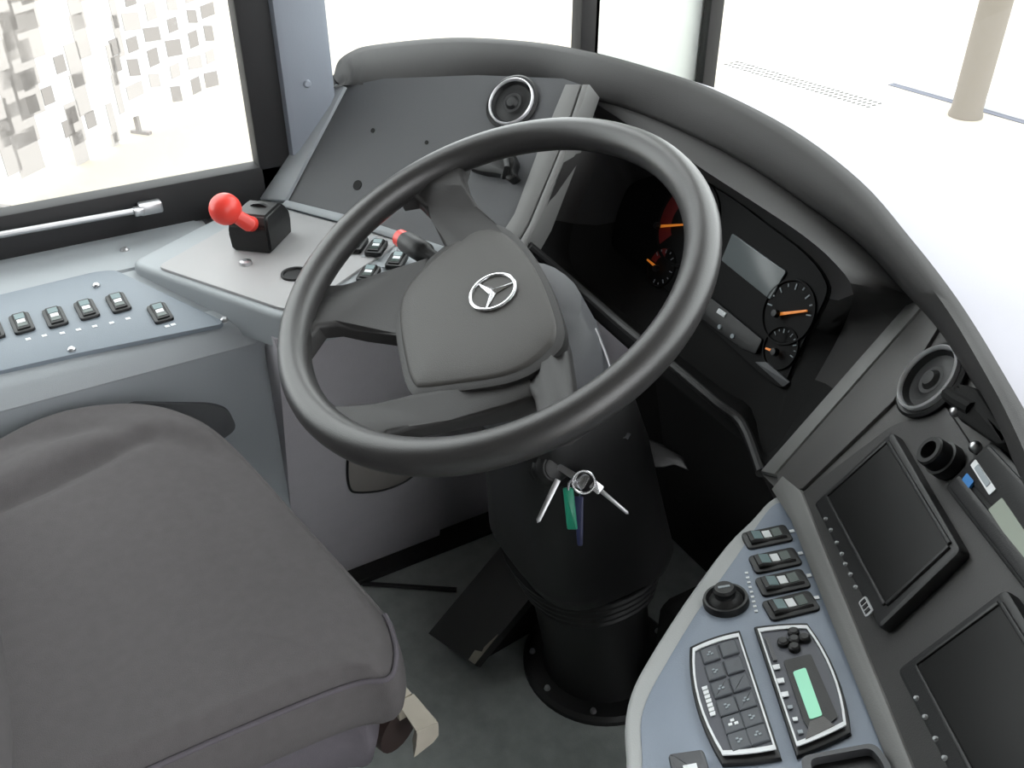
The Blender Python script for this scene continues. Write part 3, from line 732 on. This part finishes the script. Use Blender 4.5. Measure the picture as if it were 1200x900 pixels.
def panel_unit(name, label, cat, pts, curve):
    u = thing(name, label, cat, KP.at(*pts[0]))
    o_ = smooth_poly(pts, curve, .007); c = sum(o_, V()) / len(o_)
    b = MB(); b.prism([c + (p - c) * 1.10 for p in smooth_poly(pts, curve, .006)], -KP.N * .0035, .002); part(b, 'housing', 'black', u)
    k = [c + (p - c) * 1.0 + KP.N * .0012 for p in o_]; k2 = [c + (p - c) * .935 + KP.N * .0012 for p in o_]
    b = MB(); b.loft([k, [p + KP.N * .001 for p in k], [p + KP.N * .001 for p in k2], k2], caps=False); part(b, 'silver_border', 'white', u)
    b = MB(); b.prism([p - KP.N * .0004 for p in k2], -KP.N * .003); part(b, 'face_plate', 'panelface', u)
    return u, c
def smooth_poly(pts, curve, off):
    out = []; n = len(pts)
    W = [KP.at(*p, off) for p in pts]; c = sum(W, V()) / n
    for i in range(n):
        a, b2 = W[i], W[(i + 1) % n]; bl_ = curve[i]
        e = (b2 - a); nrm = e.normalized().cross(KP.N); nrm = nrm if nrm.dot((a + b2) / 2 - c) > 0 else -nrm
        for j in range(8):
            t = j / 8; out.append(a + e * t + nrm * bl_ * e.length * 4 * t * (1 - t))
    return fillet(out, .0)
MT['panelface'] = mat('unit_face_grey', (74, 76, 84), .45, bump=.1, scale=900)
MT['key'] = mat('keypad_key', (70, 74, 80), .38)
# keypad
kp, kc_ = panel_unit('keypad_unit', 'twelve-key keypad unit with silver border on the blue-grey console', 'keypad', [(812, 762), (866, 744), (910, 880), (847, 887)], [.05, .0, .03, .06])
KEY = [[(832, 766), (854, 759)], [(838, 786), (860, 779)], [(845, 806), (867, 799)], [(852, 827), (874, 820)], [(859, 847), (881, 840)], [(866, 867), (888, 860)]]
du = (KP.at(854, 759) - KP.at(832, 766)) ; dv = KP.at(866, 867) - KP.at(832, 766)
ku, kv = du.normalized(), dv.normalized(); kw, kh = du.length * .45, dv.length / 5 * .45
for r, row in enumerate(KEY):
    for c, p in enumerate(row):
        q = KP.at(*p, .0095); b = MB(); b.prism(fillet([q - ku * kw - kv * kh, q + ku * kw - kv * kh, q + ku * kw + kv * kh, q - ku * kw + kv * kh], .0012), -KP.N * .003, .0012); kk = part(b, 'key', 'key', kp, ang=12)
        if c == 0 or r in (3, 4, 5):
            b = MB(); s_ = .0022 if (r, c) != (4, 0) else .0032
            for dx, dy in (((-.5, -.6), (.6, .1), (-.2, .8)) if (r + c) % 2 else ((0, -.7), (-.7, .3), (.7, .4))):
                w = q + ku * dx * s_ + kv * dy * s_ + KP.N * .0006; b.prism([w - ku * s_ * .45 - kv * s_ * .35, w + ku * s_ * .45 - kv * s_ * .35, w + ku * s_ * .45 + kv * s_ * .35, w - ku * s_ * .45 + kv * s_ * .35], -KP.N * .001)
            part(b, 'key_symbol', 'tick' if (r, c) != (4, 0) else 'white', kk)
b = MB()
for i in range(7):
    q = KP.at(826 + i * 1.55, 806 + i * 5.0, .0092); b.prism([q - ku * .0022 - kv * .0017, q + ku * .0022 - kv * .0017, q + ku * .0018 + kv * .0015, q - ku * .0022 + kv * .0015], -KP.N * .001)
part(b, 'vertical_mark', 'white', kp)
# climate unit
cu, cc_ = panel_unit('climate_unit', 'climate control unit with mint-green display and silver border', 'climate control', [(888, 739), (946, 735), (992, 852), (934, 877)], [.035, .055, .02, 0])
b = MB(); wn = [KP.at(*p, .0092) for p in ((918, 774), (950, 766), (982, 840), (953, 862), (942, 845))]
b.prism(fillet(wn, .002), -KP.N * .0012); part(b, 'display_well', 'black', cu)
b = MB(); b.prism(fillet([KP.at(*p, .0098) for p in ((929, 787), (944, 782), (964, 838), (949, 843))], .002), -KP.N * .001); part(b, 'display', 'lcd', cu)
b = MB(); b.prism([KP.at(*p, .0097) for p in ((949, 845), (965, 839), (978, 850), (944, 866))], -KP.N * .001); part(b, 'well_ramp', 'wing', cu)
for p in ((930, 742), (943, 749), (931, 760), (918, 754), (931, 751)):
    c = KP.at(*p, .0085); b = MB(); b.lathe([(0, .004), (.003, .0038), (.0045, .0025), (.0048, -.001)], 16, KP.mat(c)); part(b, 'arrow_button', 'black', cu)
b = MB(); b.prism([KP.at(*p, .0095) for p in ((896, 747), (900, 746), (911, 773), (906, 774))], -KP.N * .001); part(b, 'name_strip', 'dark', cu)
for i, p in enumerate(((910, 781), (915, 797), (920, 813), (926, 828), (932, 842), (938, 857))):
    q = KP.at(*p, .0096); s_ = .0027 if i < 3 else .0018
    b = MB(); b.prism([q - ku * s_ - kv * s_, q + ku * s_ - kv * s_ * .6, q + ku * s_ * .8 + kv * s_, q - ku * s_ + kv * s_ * .7], -KP.N * .001); part(b, 'function_mark', 'white' if i in (0, 1, 2, 4) else 'tick', cu)
# flap switch and coin tray at the bottom edge
fs = thing('flap_switch', 'grey square flap switch at the lower edge of the blue-grey console', 'switch', KP.at(800, 890))
b = MB(); b.prism(fillet([KP.at(*p, .012) for p in ((782, 882), (824, 876), (836, 915), (792, 922))], .003), -KP.N * .012, .003); part(b, 'flap', 'dark', fs)
b = MB(); b.prism([KP.at(*p, .0128) for p in ((800, 897), (816, 894), (822, 915), (806, 918))], -KP.N * .002); part(b, 'icon', 'white', fs)
ct = thing('card_tray', 'dark tray with rounded rim at the lower edge of the console, below the climate unit', 'tray', KP.at(990, 890))
ro = fillet([KP.at(*p, .010) for p in ((938, 886), (1024, 870), (1040, 888), (1056, 930), (948, 945))], .006)
c = sum(ro, V()) / len(ro); ri = [c + (p - c) * .82 for p in ro]
b = MB(); b.loft([[p - KP.N * .01 for p in ro], ro, ri, [p - KP.N * .009 for p in ri]], caps=False); part(b, 'tray_rim', 'dark', ct)
b = MB(); b.prism([p - KP.N * .007 for p in ri], -KP.N * .002); part(b, 'tray_floor', 'black', ct)

# ================================================================== steering wheel
sw = thing('steering_wheel', 'large dark grey four-spoke steering wheel with star badge', 'steering wheel', matrix=WH.mat())
b = MB(); R, r = .21, .0168
b.loft([[V(((R + r * cos(t) * 1.0) * cos(a), (R + r * cos(t)) * sin(a), r * 1.05 * sin(t))) for t in [2 * pi * j / 20 for j in range(20)]] for a in [2 * pi * i / 120 for i in range(121)]], caps=False)
bmesh.ops.remove_doubles(b.bm, verts=b.bm.verts, dist=1e-6); b.build('rim', 'rim', sw)
def spoke(pts, th=.02, bev=.005):
    b = MB(); b.prism([WH.at(x, y, o) for x, y, o in pts], -WH.N * th, bev, 3); part(b, 'spoke', 'spoke', sw, ang=50)
h_ = -.026
spoke([(505, 186, -.002), (480, 214, -.002), (466, 232, -.002), (484, 229, -.006), (497, 242, -.016), (508, 262, h_), (522, 292, h_), (570, 320, h_), (600, 276, h_), (578, 258, h_), (560, 240, -.016), (546, 218, -.006), (540, 198, -.002), (545, 182, -.002)])
spoke([(352, 410, -.002), (345, 372, -.002), (352, 340, -.002), (372, 336, -.004), (400, 332, -.014), (440, 326, h_), (500, 300, h_), (510, 400, h_), (465, 392, h_), (420, 386, -.020), (392, 380, -.010), (372, 382, -.004), (362, 395, -.002)])
spoke([(585, 425, -.040), (630, 380, -.041), (654, 366, -.041), (663, 398, -.038), (668, 432, -.028), (672, 462, -.012), (686, 486, -.003), (662, 505, -.003), (626, 514, -.003), (629, 492, -.010), (624, 464, -.025), (612, 442, -.036)], .020, .006)
spoke([(378, 462, -.002), (392, 474, -.004), (435, 471, -.015), (484, 463, -.028), (560, 448, -.031), (620, 432, -.031), (628, 466, -.034), (596, 479, -.036), (530, 491, -.030), (480, 500, -.017), (455, 509, -.007), (440, 518, -.003), (405, 500, -.002)], .018, .005)
hubp = [(551, 271), (570, 267), (588, 270), (612, 290), (636, 328), (653, 376), (653, 398), (645, 410), (625, 428), (590, 443), (530, 452), (494, 456), (484, 452), (476, 432), (468, 386), (469, 352), (486, 324), (518, 294)]
hb2 = smooth([WH.at(x, y, -.026) for x, y in hubp], 3, True)
c = sum(hb2, V()) / len(hb2)
b = MB(); b.loft([[c + (p - c) * k - WH.N * d for p in hb2] for k, d in ((.6, .05), (.95, .04), (1.07, .012), (1.06, .002), (1.0, .0))]); part(b, 'hub_base', 'spoke', sw, ang=50)
b = MB(); b.loft([[c + (p - c) * k + WH.N * d for p in hb2] for k, d in ((.97, -.004), (.985, -.001), (.97, .0015), (.93, .0028), (.8, .0045), (.6, .0057), (.4, .0062), (.2, .0064))]); part(b, 'horn_pad', 'hub', sw, ang=50)
bc = WH.at(578, 343, -.0195); bmx = WH.mat(bc)
b = MB(); b.lathe([(0, .0002), (.0235, .0008), (.0245, -.003)], 36, bmx); bg = part(b, 'badge', 'hub', sw)
b = MB(); b.loft([[bmx @ V(((.0235 + .0019 * cos(t)) * cos(a), (.0235 + .0019 * cos(t)) * sin(a), .0015 + .0019 * sin(t))) for t in [2 * pi * j / 10 for j in range(10)]] for a in [2 * pi * i / 48 for i in range(49)]], caps=False); part(b, 'badge_ring', 'chrome', bg)
b = MB()
for k in range(3):
    t = radians(70 + 120 * k); d = V((cos(t), sin(t), 0)); e = V((-sin(t), cos(t), 0))
    ctr, tip = V((0, 0, .0045)), d * .0228 + V((0, 0, .0018)); s1 = d * .0022 + e * .0038 + V((0, 0, .001)); s2 = d * .0022 - e * .0038 + V((0, 0, .001))
    b.raw([bmx @ x for x in (ctr, s1, tip + e * .0006, tip - e * .0006, s2)], [(0, 1, 2), (0, 2, 3), (0, 3, 4)])
part(b, 'badge_star', 'chrome', bg, ang=5)

# ================================================================== steering column
co = thing('steering_column', 'black steering column with bellows rising from a bolted floor flange', 'steering column', (-.76, .59, FLOOR))
cb = onz(703, 774, FLOOR)
T = V(WH.w(0, 0, -.045)); X0, Y0 = V((1, 0, 0)), V((0, 1, 0))
def ring(c, rx, ry, n=32, p=2.0, ax=X0, ay=Y0):
    out = []
    for j in range(n):
        t = 2 * pi * j / n; x, y = cos(t), sin(t)
        out.append(V(c) + ax * rx * copysign(abs(x) ** (2 / p), x) + ay * ry * copysign(abs(y) ** (2 / p), y))
    return out
def cl(z):  # column centre line
    top = V((-.718, .475, .60)); k = (z - FLOOR) / (.60 - FLOOR); return cb.lerp(top, k)
b = MB(); b.lathe([(0, .0), (.118, 0), (.118, .008), (.112, .013), (.095, .014), (0, .014)], 48, M.Translation(cb)); part(b, 'floor_flange', 'column', co)
for a in (-2.15, -1.45, -.7, .2, 1.5, 2.6):
    b = MB(); b.lathe([(0, .006), (.0035, .005), (.005, .0)], 12, M.Translation(cb + V((cos(a) * .104, sin(a) * .104, .0132)))); part(b, 'bolt', 'steel', co)
b = MB(); b.loft([ring(cl(z), rr0, rr0) for z, rr0 in ((FLOOR + .01, .088), (FLOOR + .03, .08), (.22, .08), (.27, .083))]); part(b, 'column_tube', 'column', co)
b = MB(); zs = []
for i in range(5):
    z = .255 + i * .016; zs += [(z, .083 + i * .003), (z + .006, .091 + i * .003), (z + .010, .091 + i * .003)]
b.loft([ring(cl(z), rr0, rr0, p=2.3) for z, rr0 in zs]); part(b, 'bellows', 'column', co)
b = MB(); b.loft([ring(cl(z) + V((0, oy, 0)), rx, ry, p=3.5) for z, rx, ry, oy in ((.325, .085, .08, 0), (.332, .102, .096, 0), (.36, .108, .102, 0), (.46, .10, .09, 0), (.56, .092, .08, 0), (.62, .08, .07, 0), (.635, .06, .06, 0))]); part(b, 'lower_shroud', 'column', co, ang=50)
b = MB()
ax, ay = WH.X, WH.Y
b.loft([ring(WH.w(dx, dy, -d), rx, ry, 32, 2.4, ax, ay) for d, rx, ry, dx, dy in ((.04, .05, .05, 0, 0), (.05, .07, .07, .012, .0), (.085, .084, .08, .018, -.01), (.13, .088, .077, .018, -.01), (.17, .075, .07, .01, -.005), (.2, .06, .06, .0, 0))]); part(b, 'upper_shroud', 'shroud' if 'shroud' in MT else 'dark', co, ang=50)
b = MB(); b.tube(smooth([deep(697, 385, .93), deep(707, 408, .935), deep(715, 432, .94), deep(716, 450, .945)], 4), .0018, 8); part(b, 'shroud_seam', 'steel', co)
b = MB(); q = deep(722, 505, 1.02); b.sphere(q, .018, 18); part(b, 'highlight_bump', 'dark', co)  # lighter bump standing in for a highlight on the column
# small metal bracket beside the column
bk = thing('metal_bracket', 'small dark bracket with bright screw in the footwell beside the column', 'bracket', deep(775, 545, 1.22))
b = MB(); pts = [deep(x, y, 1.22) for x, y in ((752, 512), (775, 520), (800, 535), (808, 552), (790, 545), (778, 548), (760, 548), (754, 530))]
b.prism(pts, LOOK * .02, .003); part(b, 'bracket_plate', 'black', bk)
b = MB(); b.sphere(deep(759, 545, 1.215), .004, 12); part(b, 'screw', 'steel', bk)
# ignition lock
ig = thing('ignition_lock', 'ribbed black ignition lock under the wheel rim with key inserted', 'ignition lock', deep(640, 548, 1.0))
a, e_ = deep(625, 545, 1.05), deep(652, 548, .985); ax_ = (e_ - a).normalized()
b = MB(); L_ = (e_ - a).length; pr = []
for i in range(6): pr += [(i / 6, .019), (i / 6 + .08, .021), (i / 6 + .12, .019)]
b.tube([a + ax_ * L_ * k for k, _ in pr] + [e_], [r_ for _, r_ in pr] + [.015], 24); part(b, 'lock_barrel', 'black', ig)
b = MB(); b.lathe([(.013, 0), (.013, .002), (.010, .003), (0, .0032)], 20, M.Translation(e_) @ ax_.to_track_quat('Z', 'Y').to_matrix().to_4x4()); part(b, 'lock_face', 'black', ig)
def keyblade(p0, p1, w, th, label, m='steel', bow=True):
    p0, p1 = V(p0), V(p1); d = (p1 - p0).normalized(); s = d.cross(LOOK).normalized(); k = thing('key', label, 'key', p1, group='keys on the ignition ring')
    b = MB(); b.prism([p0 - s * w, p1 - s * w * .8, p1 + d * w, p1 + s * w * .8, p0 + s * w], LOOK * th, th * .3); part(b, 'key_blade', m, k)
    if bow:
        b = MB(); q = p0 - d * .006; b.prism(fillet([q - s * w * 2.2 - d * .006, q - s * w * 2.2 + d * .007, q + s * w * 2.2 + d * .007, q + s * w * 2.2 - d * .006], w), LOOK * th * 1.5, .0006); part(b, 'key_bow', 'chrome', k)
    return k
D = .965
kr = MB(); rc = deep(684, 565, D); rm = M((RT, UP, -LOOK)).transposed().to_4x4(); rm.translation = rc
kr.loft([[rm @ V(((.0115 + .0014 * cos(t)) * cos(a), (.0115 + .0014 * cos(t)) * sin(a), .0014 * sin(t))) for t in [2 * pi * j / 10 for j in range(10)]] for a in [2 * pi * i / 40 for i in range(41)]], caps=False)
solo(kr, 'key_ring', 'chrome', 'shiny split ring hanging from the ignition key', 'key ring')
keyblade(deep(704, 575, D + .003), deep(735, 601, D + .004), .0024, .002, 'bright silver key pointing right from the split ring')
keyblade(deep(654, 562, D + .015), deep(631, 610, D + .012), .0032, .002, 'dull silver key pointing down left below the ignition lock', 'steel', False)
keyblade(deep(676, 560, D + .008), deep(652, 545, D + .018), .004, .003, 'ignition key turned in the lock, its bow in the split ring')
gk = thing('key_fob', 'green plastic key tag hanging from the split ring', 'key tag', deep(670, 620, D))
a, e_ = deep(666, 572, D + .006), deep(671, 621, D + .006)
b = MB(); s_ = RT * .0055; b.prism(fillet([a - s_, e_ - s_, e_ + s_, a + s_], .002), LOOK * .006, .0018); part(b, 'tag_body', 'green', gk)
b = MB(); b.tube([deep(672, 562, D + .004), deep(667, 566, D + .004), deep(666, 574, D + .006)], .0016, 8); part(b, 'tag_loop', 'chrome', gk)
bt = thing('key_tag', 'dark blue key tag hanging behind the green one', 'key tag', deep(680, 640, D + .02))
a, e_ = deep(678, 582, D + .014), deep(680, 640, D + .014)
b = MB(); s_ = RT * .0055; b.prism(fillet([a - s_, e_ - s_ * .5, e_ + s_ * .5, a + s_], .002), LOOK * .003, .001); part(b, 'tag_body', 'blue', bt)
b = MB(); b.tube([deep(681, 576, D + .002), deep(679, 584, D + .014)], .0014, 8); part(b, 'tag_loop', 'chrome', bt)

# multi-function stalk
st_ = thing('column_stalk', 'black column stalk with red tip left of the steering hub', 'stalk', deep(500, 298, 1.06))
a, e_ = deep(474, 282, 1.10), deep(560, 335, 1.0); dd = (e_ - a).normalized()
b = MB(); b.tube([a, a + dd * .004, a + dd * .03, a + dd * .045, a + dd * .05, e_], [.0105, .0125, .013, .0125, .009, .008], 20); part(b, 'stalk_grip', 'column', st_)
b = MB(); b.tube([a - dd * .013, a - dd * .010, a + dd * .001], [.008, .0105, .0108], 20); part(b, 'stalk_tip', 'red', st_)

# ================================================================== pedal
pd = thing('foot_pedal', 'long black foot pedal with scuffed corner left of the column base', 'pedal', onz(530, 760, FLOOR))
A, B_, C_, D_ = onz(501, 742, .085), onz(556, 780, .085), onz(640, 712, .17), onz(596, 628, .20)
C_ = B_ + (D_ - A)
b = MB(); nn = (B_ - A).cross(D_ - A).normalized(); nn = nn if nn.z > 0 else -nn
b.prism([A, B_, C_, D_], -nn * .02, .003); part(b, 'pedal_plate', 'pedal', pd)
b = MB(); v0, v1 = (B_ - A), (D_ - A)
b.prism([A + v0 * .86 + v1 * .01 + nn * .0008, B_ + v1 * .01 + nn * .0008 - v0 * .01, B_ + v1 * .28 - v0 * .02 + nn * .0008, A + v0 * .97 + v1 * .30 + nn * .0008, A + v0 * .93 + v1 * .16 + nn * .0008, A + v0 * .95 + v1 * .12 + nn * .0008, A + v0 * .84 + v1 * .10 + nn * .0008], -nn * .002); part(b, 'scuff_mark', 'scuff', pd)
b = MB(); b.prism([A * .7 + B_ * .3 + v1 * .1 - nn * .02, A * .3 + B_ * .7 + v1 * .1 - nn * .02, A * .3 + B_ * .7 + v1 * .9 - nn * .02, A * .7 + B_ * .3 + v1 * .9 - nn * .02], V((0, 0, -.2)))
for v in b.bm.verts: v.co.z = max(v.co.z, FLOOR + .001)
part(b, 'pedal_base', 'deepblack', pd)
b = MB(); b.tube([onz(425, 684, FLOOR + .006), onz(535, 691, FLOOR + .006)], .004, 8); solo(b, 'floor_cable', 'column', 'thin dark cable lying on the floor along the kick wall', 'cable')

# ================================================================== driver's seat
se = thing('driver_seat', "dark grey fabric driver's seat in the foreground", 'seat', (-.75, -.1, FLOOR))
top_px = [(-45, 548), (0, 522), (60, 494), (118, 480), (172, 475), (218, 482), (256, 503), (300, 545), (342, 592), (388, 642), (430, 688), (458, 722), (470, 752), (472, 778), (462, 800)]
zt = .555
OUT = [onz(*p, zt - .012) for p in top_px]
rightfront = OUT[-1]
sfw = V((-.186, .983, 0)); srt = V((.983, .186, 0))
# close the outline rearwards: right side runs straight back, then across, then the left side
OUT += [rightfront + V((-.010, -.03, 0)), rightfront + V((-.014, -.12, 0)), rightfront + V((-.016, -.28, 0)), rightfront + V((-.04, -.40, 0)), rightfront - sfw * .44 - srt * .25, OUT[0] - sfw * .30 + srt * .02, OUT[0] - sfw * .15]
OUT = smooth([V((p.x, p.y, 0)) for p in OUT], 4, True)
c = V((-.745, -.06, 0))
CREASE = [onz(x, y, .556) for x, y in ((-60, 622), (0, 597), (60, 571), (120, 542), (172, 515))]
RIDGE = [onz(x, y, .556) for x, y in ((-40, 590), (20, 566), (120, 522), (200, 500), (262, 505))]
HOLLOW = [onz(x, y, .556) for x, y in ((-40, 545), (40, 520), (120, 512), (200, 512), (250, 520))]
def pdist(p, line):
    best = 9
    for a, b2 in zip(line, line[1:]):
        e = (b2 - a).xy; t = max(0, min(1, (p - a).xy.dot(e) / e.length_squared)); best = min(best, ((p - a).xy - e * t).length)
    return best
prof = [(.90, .476, 0), (.975, .484, 0), (1.0, .497, 0), (1.004, .515, 0), (.998, .532, 0), (.990, .5405, 0), (.982, .5435, .1), (.976, .5425, .2), (.968, .5455, .4), (.955, .550, .7)]
k = .935
while k > .04: prof.append((k, .5535 + .004 * min(1, (.935 - k) / .3), 1)); k -= .033
b = MB(); rings = []; seam = []
for k, z, a in prof:
    rr1 = []
    for p in OUT:
        q = c + (p - c) * k
        u, v = (q - c).dot(srt), (q - c).dot(sfw)
        dz = .012 * min(1, (abs(u) / .2) ** 3) - .016 * max(0, (v - .10) / .14) ** 2
        dz -= .012 * exp(-(pdist(q, CREASE) / .009) ** 2)
        dz += .009 * exp(-(pdist(q, RIDGE) / .022) ** 2)
        dz -= .006 * exp(-(pdist(q, HOLLOW) / .016) ** 2)
        rr1.append(V((q.x, q.y, z + dz * a)))
    rings.append(rr1)
b.loft(rings); part(b, 'seat_cushion', 'seat', se, ang=180, sub=1)
pts = [p + Z * .001 for p in rings[6][44:82]]
b = MB(); b.tube(pts, .0024, 8); part(b, 'piping', 'seatside', se)
# skirt and base
b = MB(); b.loft([[c + (p - c) * k + Z * z for p in OUT] for k, z in ((.86, .478), (.90, .474), (.91, .44), (.89, .41), (.82, .40))]); part(b, 'seat_skirt', 'seatside', se, ang=60)
b = MB(); b.box((-.93, -.33, FLOOR), (-.62, .02, .12), .02); b.box((-.90, -.30, .12), (-.65, 0, .41), .03); part(b, 'suspension_base', 'deepblack', se)
# backrest
b = MB(); yb = -.108
def br(z, y, w, t): return ring(V((-.72, y - t / 2, z)), w, t / 2, 32, 3.2)
b.loft([br(.535, yb, .225, .10), br(.56, yb, .235, .11), br(.62, yb - .004, .24, .12), (br(.85, yb - .07, .235, .11)), br(1.05, yb - .14, .21, .10), br(1.12, yb - .165, .17, .07), br(1.14, yb - .17, .12, .04)]); part(b, 'backrest', 'seat', se, ang=180)
# beige adjuster handle under the right front corner
b = MB(); zz = .44
hp = [(452, 800), (466, 792), (490, 812), (512, 846), (514, 866), (484, 891), (478, 884), (486, 856), (470, 830)]
b.prism([onz(x, y, zz) for x, y in ((448, 800), (468, 792), (484, 812), (466, 822))], -Z * .03, .004); 
b.loft([[onz(x, y, zz - d) for x, y in r_] for r_, d in ((((466, 823), (485, 813), (513, 846), (488, 857)), 0), (((468, 826), (487, 817), (514, 850), (489, 861)), .012), (((487, 852), (501, 840), (514, 862), (488, 874)), .03), (((483, 866), (495, 856), (508, 870), (485, 888)), .052))]); part(b, 'adjuster_handle', 'beige', se)
b = MB(); q = onz(468, 855, zz - .05); b.tube([q + V((-.05, -.02, 0)), q + V((.0, .0, 0))], .026, 20)
part(b, 'adjuster_boot', 'brown', se)

# ================================================================== light
w = bpy.data.worlds.new('sky'); SC.world = w; w.use_nodes = True
nt = w.node_tree; bg = nt.nodes['Background']; bg.inputs[0].default_value = (.97, .985, 1.0, 1); bg.inputs[1].default_value = 5.1

cam = bpy.data.cameras.new('camera'); co_ = bpy.data.objects.new('camera', cam); COL.objects.link(co_)
cam.sensor_width = 36; cam.lens = 36 * F / 1200; cam.clip_start = .02; cam.clip_end = 200
m = M((RT, UP, -LOOK)).transposed().to_4x4(); m.translation = CAM; co_.matrix_world = m
SC.camera = co_
SC.view_settings.view_transform = 'Standard'; SC.view_settings.look = 'None'; SC.view_settings.gamma = 1; SC.view_settings.exposure = 0
SC.view_settings.use_curve_mapping = False
SC.cycles.use_denoising = True
SC.cycles.max_bounces = 6
